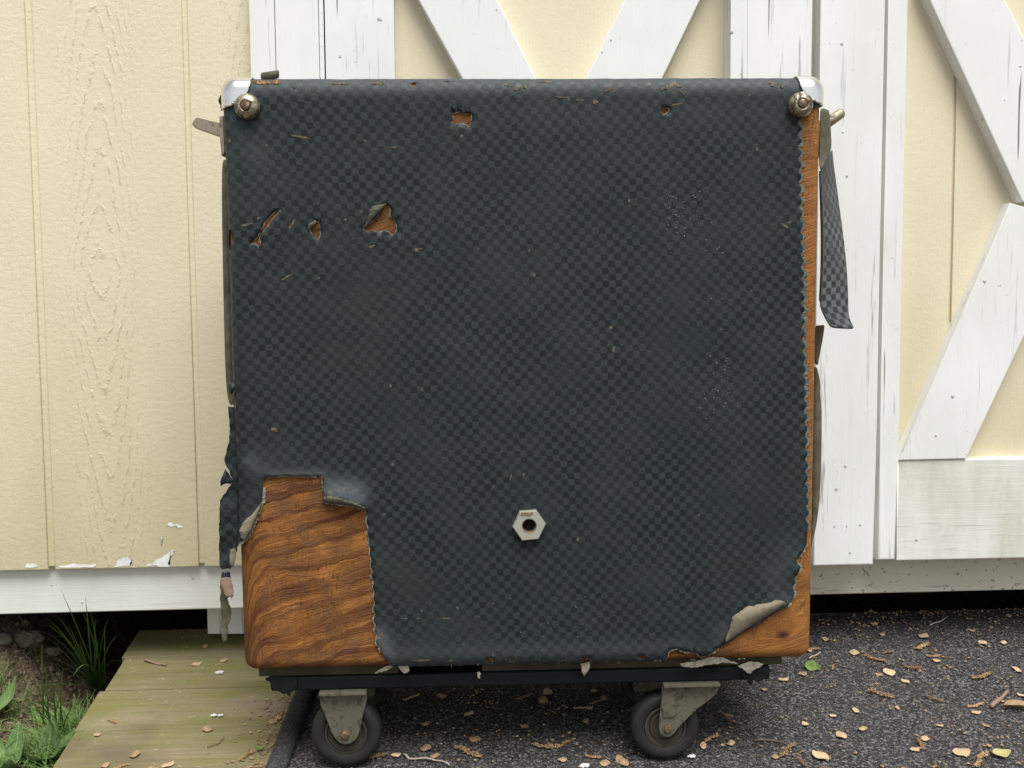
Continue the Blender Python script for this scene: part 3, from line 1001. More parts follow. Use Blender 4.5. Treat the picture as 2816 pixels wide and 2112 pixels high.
# right edge: pinked cut
edge_r = pinked([(2199, 338), (2199, 420), (2200, 500), (2205, 640), (2208, 760), (2209, 900), (2214, 1060), (2217, 1200), (2218, 1330), (2220, 1400), (2218, 1455)], 33, -13)
edge_r2 = [(2216, 1497), (2208, 1512), (2200, 1525), (2187, 1540), (2199, 1556), (2192, 1574), (2183, 1590), (2187, 1600), (2178, 1612), (2184, 1628), (2177, 1647), (2162, 1663)]
fold_br = [(2120, 1687), (2080, 1712), (2040, 1738), (1997, 1764)]
edge_b1 = [(1975, 1780), (1960, 1791), (1942, 1800), (1926, 1804), (1918, 1795), (1900, 1790), (1882, 1788), (1860, 1780), (1845, 1785), (1836, 1792), (1834, 1815)]
edge_l = pinked([(1050, 1790), (1040, 1769), (1033, 1724), (1031, 1678), (1029, 1610), (1022, 1543), (1015, 1475), (1009, 1402)], 30, 7)
flap_b = [(1003, 1396), (978, 1390), (953, 1385), (920, 1382), (892, 1378)]
flap_l = [(889, 1350), (887, 1308)]
top_t = [(860, 1309), (829, 1308), (779, 1307), (742, 1312), (724, 1316)]
lip = [(724, 1339), (722, 1372), (717, 1394), (708, 1412), (700, 1436), (688, 1462), (673, 1485), (656, 1502)]

outer = []
xr = HX + WRAP + 0.0
zt_ = HZ1 + WRAP + EX
zb_ = HZ0 - WRAP - 0.004
xl = -HX - WRAP - EX
outer += [(xl, zt_), (HX + WRAP + EX, zt_), (HX + WRAP + EX, undrape(2250, 296)[1]), undrape(2235, 300), undrape(2210, 312)]
outer += densify(S(edge_r), 0.003, 0.0003, False)
outer += densify(S(edge_r2), 0.003, 0.0006, False)
outer += densify(S(fold_br), 0.004, 0.0003, False)
outer += densify(S(edge_b1), 0.003, 0.0006, False)
pb = S([(1834, 1820), (1623, 1826), (1352, 1832), (1126, 1836), (1082, 1832)])
outer += densify([(p[0], zb_ + 0.002 * noise.noise(Vector((p[0] * 40, 0, 0)))) for p in densify(pb, 0.01, 0, False)], 0.004, 0.0009, False)
outer += densify(S(edge_l), 0.003, 0.0003, False)
outer += densify(S(flap_b + flap_l + top_t), 0.003, 0.0005, False)
outer += densify(S(lip), 0.003, 0.0005, False)
outer += [(xl, outer[-1][1] - 0.004)]
# the left turn-over is torn to an uneven width
lw = []
z = outer[-1][1]
while z < zt_ - 0.01:
    z += 0.006
    lw.append((-HX - WRAP - 0.012 - 0.012 * (0.5 + noise.noise(Vector((z * 22, 3, 1)))), z))
outer = outer[:-1] + [(-HX - WRAP - 0.01, outer[-1][1])] + lw
outer = [p for i, p in enumerate(outer) if math.hypot(p[0] - outer[i - 1][0], p[1] - outer[i - 1][1]) > 2e-5]

HOLES_PX = [
    c2([(537, 692), (560, 683), (590, 680), (612, 692), (632, 692), (655, 690), (659, 715), (661, 742), (652, 760), (640, 776), (622, 762), (600, 754), (575, 756), (556, 757), (535, 748), (528, 738), (541, 726), (542, 706)]),
    c1b([(1740, 1238), (1762, 1215), (1785, 1200), (1805, 1225), (1820, 1262), (1812, 1290), (1818, 1312), (1845, 1330), (1850, 1352), (1870, 1395), (1872, 1425), (1850, 1460), (1830, 1482), (1805, 1455), (1762, 1433), (1720, 1452), (1668, 1440), (1620, 1448), (1590, 1432), (1560, 1425), (1605, 1395), (1655, 1355), (1700, 1310)]),
    c1b([(1190, 1348), (1205, 1378), (1208, 1410), (1213, 1470), (1200, 1500), (1185, 1522), (1160, 1495), (1128, 1460), (1108, 1438), (1095, 1420), (1120, 1400), (1150, 1380)]),
    c1b([(868, 1250), (850, 1278), (822, 1308), (792, 1345), (770, 1375), (738, 1418), (708, 1452), (690, 1482), (680, 1505), (690, 1535), (690, 1562), (672, 1600), (662, 1575), (640, 1550), (618, 1552), (600, 1560), (625, 1525), (652, 1498), (680, 1448), (702, 1405), (730, 1352), (760, 1318), (790, 1288), (830, 1262), (852, 1243)]),
    c1b([(425, 1418), (442, 1450), (450, 1492), (447, 1550), (437, 1592), (410, 1622), (400, 1560), (402, 1490), (412, 1450)]),
    c2([(1810, 683), (1816, 668), (1832, 655), (1862, 661), (1858, 675), (1845, 691), (1822, 701)]),
    c5([(965, 1001), (985, 984), (1012, 994), (1004, 1017), (976, 1022)]),
    c5([(1533, 1004), (1546, 985), (1602, 985), (1604, 1010), (1570, 1016), (1540, 1021)]),
    c2([(280, 512), (300, 507), (322, 505), (326, 524), (302, 536), (288, 528)]),
    c5([(1106, 1000), (1122, 984), (1146, 992), (1136, 1010), (1116, 1012)]),
    c5([(1880, 985), (1908, 970), (1938, 980), (1922, 996)]),
]
holes = [densify(S(h), 0.0018, 0.0008) for h in HOLES_PX]


def bumpf(lst):
    L = []
    for px, py, r, h in lst:
        u = undrape(px, py)
        L.append((u[0], u[1], r / 2640.0, h))
    return L


LUMPS = bumpf([(950, 1375, 45, 0.006), (905, 1372, 30, 0.004), (990, 1385, 25, 0.005), (690, 1440, 30, 0.0035), (660, 1490, 25, 0.003), (800, 1300, 60, 0.0016), (700, 1290, 40, 0.0016),
               (2150, 1670, 35, 0.004), (2080, 1715, 40, 0.004), (2010, 1755, 30, 0.003), (2190, 1560, 25, 0.002), (1880, 1780, 25, 0.002), (1035, 1780, 22, 0.0022),
               (1020, 585, 22, 0.0007), (760, 640, 25, 0.0008), (2205, 900, 18, 0.0006), (2200, 600, 18, 0.0008), (1045, 1560, 30, 0.0008)])


def lift(x, z):
    s = 0.0005 * noise.noise(Vector((x * 14, z * 14, 0))) + 0.00025 * noise.noise(Vector((x * 45, z * 45, 3))) + 0.0004
    for a, b, r, h in LUMPS:
        d2 = ((x - a) ** 2 + (z - b) ** 2) / (r * r)
        if d2 < 9: s += h * math.exp(-d2)
    # diagonal drag folds above the lower left tear
    u = undrape(690, 1270)
    d = math.hypot(x - u[0], z - u[1])
    if d < 0.06:
        k = (x - u[0]) * 0.62 + (z - u[1]) * 0.78
        s += 0.0013 * math.exp(-(d / 0.028) ** 2) * math.sin(k * 2 * math.pi / 0.011)
    return max(s, -0.0001)


cover = sheet_mesh('vinyl_covering', outer, holes, 0.0016, MAT['vinyl'], cab, lift)


def seg_d(p, a, b):
    ax, az, bx, bz = a[0], a[1], b[0], b[1]
    L = (bx - ax) ** 2 + (bz - az) ** 2
    t_ = max(0, min(1, ((p[0] - ax) * (bx - ax) + (p[1] - az) * (bz - az)) / L)) if L else 0
    return math.hypot(p[0] - ax - t_ * (bx - ax), p[1] - az - t_ * (bz - az))


def wear_sheen_of(x, z):
    """rubbed bare: along the top and bottom roundings and round the lower left tear, plus painted sheen on top"""
    w_ = 0.0
    d = z - (HZ1 - 0.002)
    w_ = max(w_, 0.62 * max(0, min(1, 0.5 + d / 0.012)))  # top band: rubbing, and sheen painted into the colour
    d = (HZ0 + 0.002) - z
    w_ = max(w_, 0.55 * max(0, min(1, 0.35 + d / 0.03)))
    for (A, B, r_, k_) in WEAR:
        w_ = max(w_, k_ * math.exp(-(seg_d((x, z), A, B) / r_) ** 2))
    return w_


WEAR = [(undrape(735, 1308), undrape(886, 1306), 0.006, 0.85), (undrape(912, 1345), undrape(975, 1350), 0.0115, 0.85), (undrape(900, 1370), undrape(985, 1382), 0.007, 1.0), (undrape(1040, 1740), undrape(1075, 1815), 0.010, 0.8),
        (undrape(690, 1270), undrape(730, 1300), 0.008, 0.5), (undrape(1100, 1800), undrape(1850, 1785), 0.010, 0.30), (undrape(1990, 1740), undrape(2160, 1650), 0.010, 0.35), (undrape(635, 400), undrape(640, 1250), 0.006, 0.35), (undrape(2130, 1600), undrape(2180, 1500), 0.016, 0.2),
        (undrape(640, 330), undrape(700, 420), 0.014, 0.25), (undrape(1500, 290), undrape(2100, 290), 0.02, 0.12)]
at_ = cover.data.attributes.new('wear_sheen', 'FLOAT', 'POINT')
uvl = cover.data.uv_layers[0].data
for lp in cover.data.loops:
    u_ = uvl[lp.index].uv
    at_.data[lp.vertex_index].value = wear_sheen_of(u_.x, u_.y)

# vinyl on the top, left and right sides behind the turn-over
t = 0.0012
box('side_covering', -CW / 2 - t, -CW / 2 - 0.0002, CR + 0.004, CD - 0.004, 0.115, CH - CR, MAT['vinyl'], cab)
box('side_covering', CW / 2 + 0.0002, CW / 2 + t, CR + 0.034, CD - 0.004, 0.03, CH - CR, MAT['vinyl'], cab)
box('top_covering', -CW / 2 + CR, CW / 2 - CR, CR + 0.004, CD - 0.004, CH + 0.0002, CH + t, MAT['vinyl'], cab)


def ribbon(poly_px, width, m, off=0.0009, jitter=0.6, step=0.0016):
    """frayed cloth backing that shows as a thin edge beyond the cut vinyl (to the right of the path's direction)"""
    P = densify(S(poly_px), step, 0, False)
    vs, fs = [], []
    n = len(P)
    for i, p in enumerate(P):
        a = Vector(P[max(0, i - 2)])
        b = Vector(P[min(n - 1, i + 2)])
        t = (b - a)
        t = t.normalized() if t.length > 0 else Vector((1, 0))
        nn = Vector((t.y, -t.x))
        w_ = width * (1 + random.uniform(-jitter, jitter))
        q = Vector(p) + nn * w_
        r_ = Vector(p) - nn * 0.0022
        o = off + max(0, lift(p[0], p[1])) * 0.85
        vs += [drape(r_.x, r_.y, o - 0.0003), drape(q.x, q.y, max(0.0003, o - 0.0002 + random.uniform(-0.0002, 0.0006)))]
    fs = [(2 * i, 2 * i + 1, 2 * i + 3, 2 * i + 2) for i in range(n - 1)]
    return mesh('frayed_backing', vs, fs, m, cover, smooth=False)


MAT['fray'] = m_simple('frayed_edge', (0.24, 0.215, 0.165), 0.95, nscale=260, nvar=0.45, bump=0.8)
MAT['scallop'] = m_simple('grey_green_backing', (0.135, 0.145, 0.120), 0.95, nscale=200, nvar=0.35)


def offset_px(poly, dx, dy): return [(a + dx, b + dy) for a, b in poly]


def frayed(poly_px, width, m, side):
    P = poly_px if side > 0 else poly_px[::-1]
    return ribbon(P, width, m)


# the outline runs clockwise in the picture: the cut-away side lies to the left of its direction on the sheet (x, z up)
frayed(edge_r, 0.0030, MAT['scallop'], -1)
frayed(edge_r2, 0.0018, MAT['fray'], -1)
frayed(edge_b1, 0.0016, MAT['fray'], -1)
frayed(edge_l, 0.0014, MAT['fray'], -1)
frayed(flap_b, 0.0012, MAT['fray'], -1)
frayed(flap_l + top_t, 0.0010, MAT['fray'], -1)
frayed(lip, 0.0026, MAT['fray'], -1)
for h in HOLES_PX:
    frayed(h + [h[0]], 0.0008, MAT['fray'], 1 if sum((h[i][0] * h[(i + 1) % len(h)][1] - h[(i + 1) % len(h)][0] * h[i][1]) for i in range(len(h))) > 0 else -1)


def patch(name, quad_rows, m, parent, thick=0.0010, sub=1):
    """thin curved flap from rows of (px, py, proud) with equal length"""
    N = 30
    rr_ = []
    for ri, r in enumerate(quad_rows):
        o_ = []
        for k in range(N + 1):
            t_ = k / N * (len(r) - 1)
            i = min(int(t_), len(r) - 2)
            f_ = t_ - i
            a, b, c = (r[i][q] * (1 - f_) + r[i + 1][q] * f_ for q in range(3))
            if ri == len(quad_rows) - 1 and 0 < k < N:
                a, b, c = a + random.uniform(-3.2, 3.2), b + random.uniform(-3.2, 3.2), c + random.uniform(-.0008, .0008)
            o_.append((a, b, c))
        rr_.append(o_)
    rows = [[F(a, b, -c) for a, b, c in r] for r in rr_]
    n = len(rows[0])
    vs = [p for r in rows for p in r]
    fs = [(j * n + i, j * n + i + 1, (j + 1) * n + i + 1, (j + 1) * n + i) for j in range(len(rows) - 1) for i in range(n - 1)]
    ob = mesh(name, vs, fs, m, parent, [(p.x, p.z) for p in vs], True)
    md = ob.modifiers.new('sub', 'SUBSURF')
    md.levels = md.render_levels = 1
    if thick:
        md = ob.modifiers.new('thickness', 'SOLIDIFY')
        md.thickness = thick
        md.offset = 0
    return ob


# turned-back flaps showing their cloth side
patch('turned_flap', [[(2162, 1661, .006), (2125, 1684, .006), (2080, 1711, .006), (2040, 1738, .006), (1997, 1765, .006)],
                      [(2158, 1655, .009), (2118, 1672, .012), (2070, 1698, .013), (2030, 1726, .012), (1996, 1764, .009)],
                      [(2146, 1651, .0075), (2110, 1660, .010), (2060, 1680, .012), (2021, 1707, .012), (1995, 1762, .0085)],
                      [(2136, 1652, .0045), (2092, 1662, .006), (2050, 1672, .007), (2016, 1697, .008), (1998, 1752, .007)]], MAT['backing'], cover)
patch('turned_flap', [[(1007, 1397, .0075), (978, 1389, .0085), (945, 1384, .009), (918, 1381, .0085), (899, 1378, .007)],
                      [(1006, 1399, .010), (977, 1390, .013), (944, 1385, .014), (917, 1380, .013), (899, 1375, .010)],
                      [(1000, 1395, .010), (972, 1382, .013), (942, 1373, .015), (917, 1367, .014), (901, 1366, .010)]], MAT['backing_dark'], cover)
patch('turned_flap', [[(722, 1380, .004), (716, 1398, .005), (704, 1426, .006), (690, 1458, .006), (673, 1486, .004)],
                      [(717, 1386, .0065), (707, 1402, .008), (690, 1428, .009), (678, 1458, .009), (668, 1482, .0065)],
                      [(714, 1390, .0045), (697, 1412, .0055), (668, 1436, .006), (660, 1462, .006), (664, 1479, .004)]], MAT['backing'], cover)
# curled chip beside the big upper tear, and rolled lip of the little one
patch('turned_flap', [[(1064, 560, .003), (1048, 578, .004), (1034, 592, .0045), (1018, 612, .004), (998, 630, .003)],
                      [(1052, 562, .006), (1036, 575, .0085), (1022, 592, .009), (1010, 608, .007), (994, 631, .004)],
                      [(1024, 566, .004), (1018, 578, .006), (1012, 594, .006), (1013, 608, .005), (1005, 622, .004)]], MAT['backing_dark'], cover)
patch('turned_flap', [[(874, 610, .003), (862, 620, .004), (850, 632, .003)], [(866, 609, .005), (853, 618, .006), (845, 630, .004)], [(868, 605, .003), (850, 617, .004), (846, 627, .003)]], MAT['backing_dark'], cover)

# scuffs through to the cloth, and white grit
bm = bmesh.new()
SCUFF = [(825, 377, 62, 8, 8), (735, 400, 10, 8, 40), (635, 387, 18, 7, 50), (1088, 405, 35, 7, -8), (1004, 388, 14, 6, 0), (680, 618, 40, 9, -12), (712, 600, 12, 8, -40), (802, 620, 42, 7, -55), (950, 605, 12, 8, -50),
         (995, 582, 12, 8, -40), (1022, 678, 22, 10, -15), (1145, 688, 14, 14, 30), (1148, 685, 30, 6, 0), (1467, 755, 16, 12, 20), (790, 762, 40, 7, -32), (877, 765, 12, 7, -20), (758, 1181, 26, 12, 20), (1540, 268, 40, 5, 3), (1562, 272, 18, 8, 60),
         (1595, 277, 40, 5, 4), (1636, 281, 18, 16, 20), (1860, 288, 46, 5, -12), (1670, 250, 28, 10, -10), (1690, 248, 14, 16, 20), (1830, 243, 30, 12, -20), (1876, 256, 20, 10, 30), (1868, 240, 22, 7, 10), (1420, 246, 26, 8, -10), (1444, 241, 12, 14, 10),
         (1395, 236, 16, 8, 0), (1040, 232, 50, 8, 2), (1230, 224, 22, 7, 2), (2120, 232, 16, 12, 30), (2150, 240, 12, 10, 10), (2060, 262, 10, 8, 0), (1680, 900, 14, 10, 50), (1686, 960, 10, 26, 5), (2155, 620, 30, 9, 28), (2170, 612, 16, 8, -30), (1080, 1275, 8, 10, 30), (2080, 412, 10, 12, 0),
         (1405, 1310, 6, 22, 20), (1440, 1305, 5, 14, 10), (1588, 1482, 8, 14, 10), (1115, 1699, 14, 4, 0), (1150, 1699, 16, 4, 0), (1223, 1699, 34, 4, -1), (1258, 1670, 12, 8, 40), (1160, 1812, 70, 7, -3), (1240, 1815, 30, 8, 0), (1470, 1822, 22, 8, 0), (1550, 1812, 20, 6, 0),
         (640, 780, 8, 30, 0), (642, 830, 7, 24, 0), (645, 1085, 8, 22, 0), (650, 1120, 7, 20, 0), (655, 1210, 8, 18, 0), (1075, 1060, 6, 12, 0), (1160, 1070, 5, 12, 0), (1270, 375, 14, 9, -15), (1455, 690, 6, 10, 0), (1729, 552, 10, 12, 50), (810, 240, 12, 9, 30), (875, 252, 10, 12, 20), (930, 233, 60, 8, 1), (1500, 228, 60, 6, 0)]
for px, py, lx, ly, ang in SCUFF:
    pts = []
    n = 14
    ca, sa = math.cos(rad(ang)), math.sin(rad(ang))
    for k in range(n):
        th = 2 * math.pi * k / n
        rr = random.uniform(0.45, 1.15)
        ex, ey = 0.5 * lx * math.cos(th) * rr, 0.5 * ly * math.sin(th) * rr
        pts.append((px + ca * ex - sa * ey, py + sa * ex + ca * ey))
    vv = []
    for p in S(pts):
        vv.append(bm.verts.new(drape(p[0], p[1], 0.0016 + 0.00025 + lift(p[0], p[1]) + 0.00012)))
    cpt = undrape(px, py)
    c0 = bm.verts.new(drape(cpt[0], cpt[1], 0.0016 + 0.0004 + lift(*cpt)))
    for k in range(n): bm.faces.new((vv[k], c0, vv[(k + 1) % n]))
bmobj('scuff_marks', bm, m_simple('scuffed_cloth', (0.120, 0.098, 0.070), 0.9, nscale=320, nvar=0.7), cover).__setitem__('kind', 'stuff')
bm = bmesh.new()
random.seed(21)
CL = [(1865, 600, 45, 55), (1900, 560, 70, 30), (1945, 650, 80, 22), (1990, 1020, 32, 40), (1985, 1075, 45, 30), (1920, 1120, 50, 10), (2110, 590, 60, 10), (1620, 900, 90, 12), (1840, 545, 25, 20), (2000, 880, 80, 10), (1050, 1500, 200, 12), (1500, 1700, 120, 22), (1400, 1780, 250, 25), (1300, 600, 250, 10), (1500, 1200, 300, 12), (1950, 1450, 140, 10)]
for cx, cy, r, n in CL:
    for k in range(n):
        px, py = random.gauss(cx, r * 0.5), random.gauss(cy, r * 0.5)
        p = undrape(px, py)
        if not inside(p, outer): continue
        s_ = random.choice((0.0003, 0.0004, 0.0005, 0.0006, 0.0009))
        c0 = drape(p[0], p[1], 0.0016 + 0.0007 + lift(*p))
        vv = [bm.verts.new(c0 + Vector((s_ * math.cos(a) * random.uniform(.5, 1), 0, s_ * math.sin(a) * random.uniform(.5, 1)))) for a in (0, 1.3, 2.5, 3.8, 5.1)]
        bm.faces.new(vv)
grit = bmobj('grit', bm, MAT['grit'], cover)
tag(grit, kind='stuff')

# nickel corner caps
capL = [(600, 297), (628, 296), (640, 293), (652, 284), (662, 274), (672, 270), (680, 264), (685, 250), (689, 236), (690, 222)]
capR = [(2198, 215), (2196, 225), (2199, 240), (2205, 252), (2212, 264), (2225, 276), (2240, 284), (2252, 287), (2266, 288)]


def cap(pts, sgn):
    poly = S(pts)
    if sgn < 0:
        poly[0] = (-HX - WRAP - 0.022, poly[0][1])
        poly[-1] = (poly[-1][0], HZ1 + WRAP + 0.022)
        poly += [(-HX - WRAP - 0.022, HZ1 + WRAP + 0.022)]
    else:
        poly[0] = (poly[0][0], HZ1 + WRAP + 0.022)
        poly[-1] = (HX + WRAP + 0.022, poly[-1][1])
        poly += [(HX + WRAP + 0.022, HZ1 + WRAP + 0.022)]
    return sheet_mesh('corner_cap', densify(poly, 0.002, 0), [], 0.0042, MAT['chrome'], cab, None, 0.0022, 0.0014)


cap(capL, -1)
cap(capR, 1)

# domed metal feet with a screw
for px, py in ((681, 294), (2200, 289)):
    c = F(px, py, -0.004)
    M = Matrix.Translation((c.x, -0.0015, c.z)) @ Matrix.Rotation(rad(90), 4, 'X')
    r = 0.0130
    foot = lathe('domed_foot', [(r * 0.86, 0.0), (r * 0.98, 0.0022), (r, 0.0042), (r * 0.965, 0.0066), (r * 0.86, 0.0092), (r * 0.68, 0.0112), (r * 0.50, 0.0122), (r * 0.43, 0.0120), (r * 0.40, 0.0108), (0, 0.0106)], M, MAT['brass'], cab, 40, 60)
    lathe('screw', [(r * 0.36, 0.0100), (r * 0.36, 0.0126), (r * 0.28, 0.0136), (0.0, 0.0140)], M, MAT['screw'], foot, 24, 50)

# hexagonal socket nut
c = F(1454, 1440, 0)
bm = bmesh.new()
R_, rh, dep = 0.0176, 0.0072, 0.0085
M = Matrix.Translation((c.x, -0.0018, c.z)) @ Matrix.Rotation(rad(90), 4, 'X') @ Matrix.Rotation(rad(4), 4, 'Z')
hexo, hexb, inr = [], [], []
n = 48


def hexr(a):
    a = (a + math.pi / 6) % (math.pi / 3) - math.pi / 6
    return R_ * math.cos(math.pi / 6) / math.cos((abs(a) - math.pi / 6))


prof = [(None, 0.0, 1.0), (None, dep - 0.0012, 1.0), (None, dep, 0.955)]
rings = []
for _, h_, sc_ in prof:
    rings.append([bm.verts.new(M @ Vector((hexr(2 * math.pi * i / n) * sc_ * math.cos(2 * math.pi * i / n), hexr(2 * math.pi * i / n) * sc_ * math.sin(2 * math.pi * i / n), h_))) for i in range(n)])
for r_, h_ in ((rh * 1.10, dep), (rh * 1.04, dep - 0.0008)):
    rings.append([bm.verts.new(M @ Vector((r_ * math.cos(2 * math.pi * i / n), r_ * math.sin(2 * math.pi * i / n), h_))) for i in range(n)])
for A, B in zip(rings, rings[1:]):
    for i in range(n): bm.faces.new((A[i], A[(i + 1) % n], B[(i + 1) % n], B[i]))
nut = smooth_by_angle(bmobj('hex_nut', bm, MAT['nut'], cab), 30)
lathe('socket', [(rh * 1.05, dep - 0.001), (rh * 1.04, dep + 0.0004), (rh * 0.98, dep + 0.0002), (rh * 0.95, dep - 0.001), (rh * 0.93, 0.001), (0, 0.001)], M, m_metal('brass_sleeve', (0.30, 0.23, 0.13), (0.10, 0.06, 0.03), 0.4, 0.45, metal=0.6), nut, 36)
# rust scab along the nut's upper edge
bm = bmesh.new()
pts = [(-0.0085, 0.0146), (-0.002, 0.0146), (0.0045, 0.0146), (0.0042, 0.0125), (0.0018, 0.0108), (-0.001, 0.0098), (-0.004, 0.0106), (-0.0075, 0.0105), (-0.0092, 0.0118)]
bm.faces.new([bm.verts.new((c.x + a, -0.0018 - dep - 0.0003, c.z + b)) for a, b in pts])
bmesh.ops.triangulate(bm, faces=bm.faces[:])
bmobj('rust_scab', bm, m_simple('rust_scab', (0.21, 0.145, 0.085), 0.9, nscale=400, nvar=0.5), nut)
lathe('bore_shade', [(0, 0.0014), (rh * 0.92, 0.0014)], M, MAT['dirt'], nut, 24)  # black disc painting in the darkness of the nut hole

# side latches
q = [(527, 341), (531, 332), (541, 321), (603, 338), (640, 346), (640, 374), (601, 374), (534, 350)]
yl = 0.075
lat = prism('side_latch', [F(a, b, yl) for a, b in q], (0, 0.016, 0), MAT['latch'], cab, 0.0007)
prism('latch_plate', [F(a, b, yl - 0.004) for a, b in [(603, 319), (612, 318), (618, 420), (609, 428), (604, 372)]], (0, 0.03, 0), MAT['latch'], lat, 0.0006)
p0, p1 = F(2255, 352, 0.07), F(2318, 308, 0.07)
rod = tube('side_latch', [p0, p0.lerp(p1, .5), p0.lerp(p1, .92), p1], [0.0058, 0.0058, 0.0056, 0.0040], MAT['latch'], cab, 14)
prism('latch_plate', [F(a, b, 0.06) for a, b in [(2250, 330), (2264, 330), (2264, 430), (2250, 430)]], (0, 0.03, 0), MAT['latch'], rod, 0.0006)

# little rolled scrap standing on the top edge
rows = []
for k in range(7):
    th = rad(-60 + 50 * k)
    rows.append([F(a, 214 + 0 * a, 0.012) + Vector((0, 0.0042 * math.cos(th), 0.0042 * math.sin(th) + 0.001 + 0.0025 * (a - 720) / 45)) for a in (719, 735, 750, 766)])
vs = [p for r in rows for p in r]
mesh('rolled_scrap', vs, [(j * 4 + i, j * 4 + i + 1, (j + 1) * 4 + i + 1, (j + 1) * 4 + i) for j in range(6) for i in range(3)], MAT['backing_dark'], cab, smooth=True)
bm = bmesh.new()
for k in range(16):
    p = F(700 + k * 4.6, 226 + random.uniform(-2, 3), 0.002)
    rr = random.uniform(0.0012, 0.0026)
    vv = [bm.verts.new(p + Vector((rr * 1.4 * math.cos(a), -0.0022 + random.uniform(-0.001, 0.001), rr * math.sin(a)))) for a in (0, 1.2, 2.4, 3.7, 5.0)]
    bm.faces.new(vv)
bmobj('torn_fibres', bm, m_simple('torn_tan', (0.34, 0.20, 0.11), 0.95, nscale=200, nvar=0.4), cab)


def strip(name, left, rightp, m, parent, thick=0.0010, uvo=(0, 0)):
    """hanging strip: left/right edge lists of (px, py, depth)"""
    L = [F(*p) for p in left]
    R = [F(*p) for p in rightp]
    n = len(L)
    vs, uvs = [], []
    cols = 4
    s = 0
    for i in range(n):
        if i: s -= ((L[i] + R[i]) / 2 - (L[i - 1] + R[i - 1]) / 2).length
        for c in range(cols + 1):
            f = c / cols
            p = L[i].lerp(R[i], f)
            p.y -= 0.0035 * math.sin(math.pi * f)
            vs.append(p)
            uvs.append((uvo[0] + f * (R[i] - L[i]).length, uvo[1] + s))
    fs = [(j * (cols + 1) + i, j * (cols + 1) + i + 1, (j + 1) * (cols + 1) + i + 1, (j + 1) * (cols + 1) + i) for j in range(n - 1) for i in range(cols)]
    ob = mesh(name, vs, fs, m, parent, uvs, True)
    md = ob.modifiers.new('sub', 'SUBSURF')
    md.levels = md.render_levels = 2
    md = ob.modifiers.new('thickness', 'SOLIDIFY')
    md.thickness = thick
    md.offset = 0
    return ob


# right: peeled strip, cloth side at the top, checks below
strip('peeled_strip', [(2256, 297, .016), (2256, 340, .014), (2255, 385, .014), (2253, 430, .014), (2254, 470, .014), (2268, 432, .016)][:5],
      [(2280, 306, .050), (2283, 345, .052), (2286, 395, .052), (2284, 418, .046), (2262, 458, .018)], MAT['backing_dark'], cab)
strip('peeled_strip', [(2281, 420, .038), (2266, 445, .020), (2256, 475, .016), (2255, 510, .016), (2261, 560, .016), (2264, 630, .016), (2265, 700, .016), (2262, 756, .016), (2257, 805, .016), (2253, 845, .016), (2269, 874, .018), (2282, 902, .018)],
      [(2288, 412, .060), (2290, 438, .060), (2294, 470, .060), (2299, 505, .058), (2306, 560, .054), (2316, 630, .048), (2324, 700, .042), (2329, 756, .036), (2331, 805, .034), (2332, 845, .032), (2333, 878, .030), (2352, 905, .026)], MAT['vinyl_loose_lit'], cab)
strip('curled_lining', [(2252, 470, .020), (2256, 560, .020), (2258, 640, .020), (2258, 740, .020), (2252, 830, .02)], [(2258, 470, .018), (2264, 560, .018), (2267, 640, .018), (2265, 740, .018), (2256, 830, .018)], MAT['backing_dark'], cab)
# edge of the side vinyl standing proud lower down the right side
strip('curled_lining', [(2240, 895, .05), (2240, 960, .05), (2240, 1000, .05)], [(2268, 893, .05), (2262, 930, .05), (2248, 1005, .05)], MAT['backing'], cab)
strip('curled_lining', [(2238, 1008, .05), (2236, 1060, .05), (2234, 1120, .05), (2232, 1200, .05), (2232, 1300, .05), (2232, 1380, .05), (2230, 1450, .05), (2226, 1500, .05)],
      [(2246, 1012, .05), (2258, 1060, .05), (2252, 1080, .05), (2260, 1120, .05), (2258, 1250, .05), (2253, 1390, .05), (2240, 1468, .05), (2228, 1510, .05)], MAT['backing_dark'], cab)

# left: side vinyl standing away from the box, then a ragged hanging tail
strip('peeled_strip', [(612, 440, .045), (610, 520, .045), (613, 700, .045), (616, 850, .045), (619, 980, .045), (624, 1085, .045), (632, 1112, .045)],
      [(640, 440, .05), (641, 520, .05), (642, 700, .05), (645, 850, .05), (648, 980, .05), (652, 1085, .05), (654, 1112, .05)], MAT['backing_dark'], cab)
def scrap(name, pts, d0, d1, m, parent, jit=1.6, step=7, th=0.0010):
    """ragged torn piece: outline in measured points, leaning from depth d0 (left) to d1 (right), with a soft buckle"""
    pp = densify(pts, step, jit)
    x0, x1 = min(p[0] for p in pp), max(p[0] for p in pp)
    loop = [Vector(p) for p in pp]
    n0 = len(loop)
    es = [(i, (i + 1) % n0) for i in range(n0)]
    gx_ = x0 + 4
    while gx_ < x1:
        gy_ = min(p[1] for p in pp) + 4
        while gy_ < max(p[1] for p in pp):
            if inside((gx_, gy_), pp): loop.append(Vector((gx_ + random.uniform(-1, 1), gy_ + random.uniform(-1, 1))))
            gy_ += 9
        gx_ += 9
    V, E_, T, *_r = delaunay_2d_cdt(loop, es, [], 0, 1e-4)
    fs = [tuple(t_) for t_ in T if inside(((V[t_[0]].x + V[t_[1]].x + V[t_[2]].x) / 3, (V[t_[0]].y + V[t_[1]].y + V[t_[2]].y) / 3), pp)]
    vs = []
    for v in V:
        f_ = (v.x - x0) / max(1, x1 - x0)
        vs.append(F(v.x, v.y, d0 + (d1 - d0) * f_ + 0.004 * noise.noise(Vector((v.x * 0.02, v.y * 0.018, 4))) + 0.0015 * noise.noise(Vector((v.x * 0.07, v.y * 0.06, 1)))))
    ob = mesh(name, vs, fs, m, parent, [(p.x, p.z) for p in vs], True)
    md = ob.modifiers.new('thickness', 'SOLIDIFY')
    md.thickness = th
    md.offset = 0
    return ob


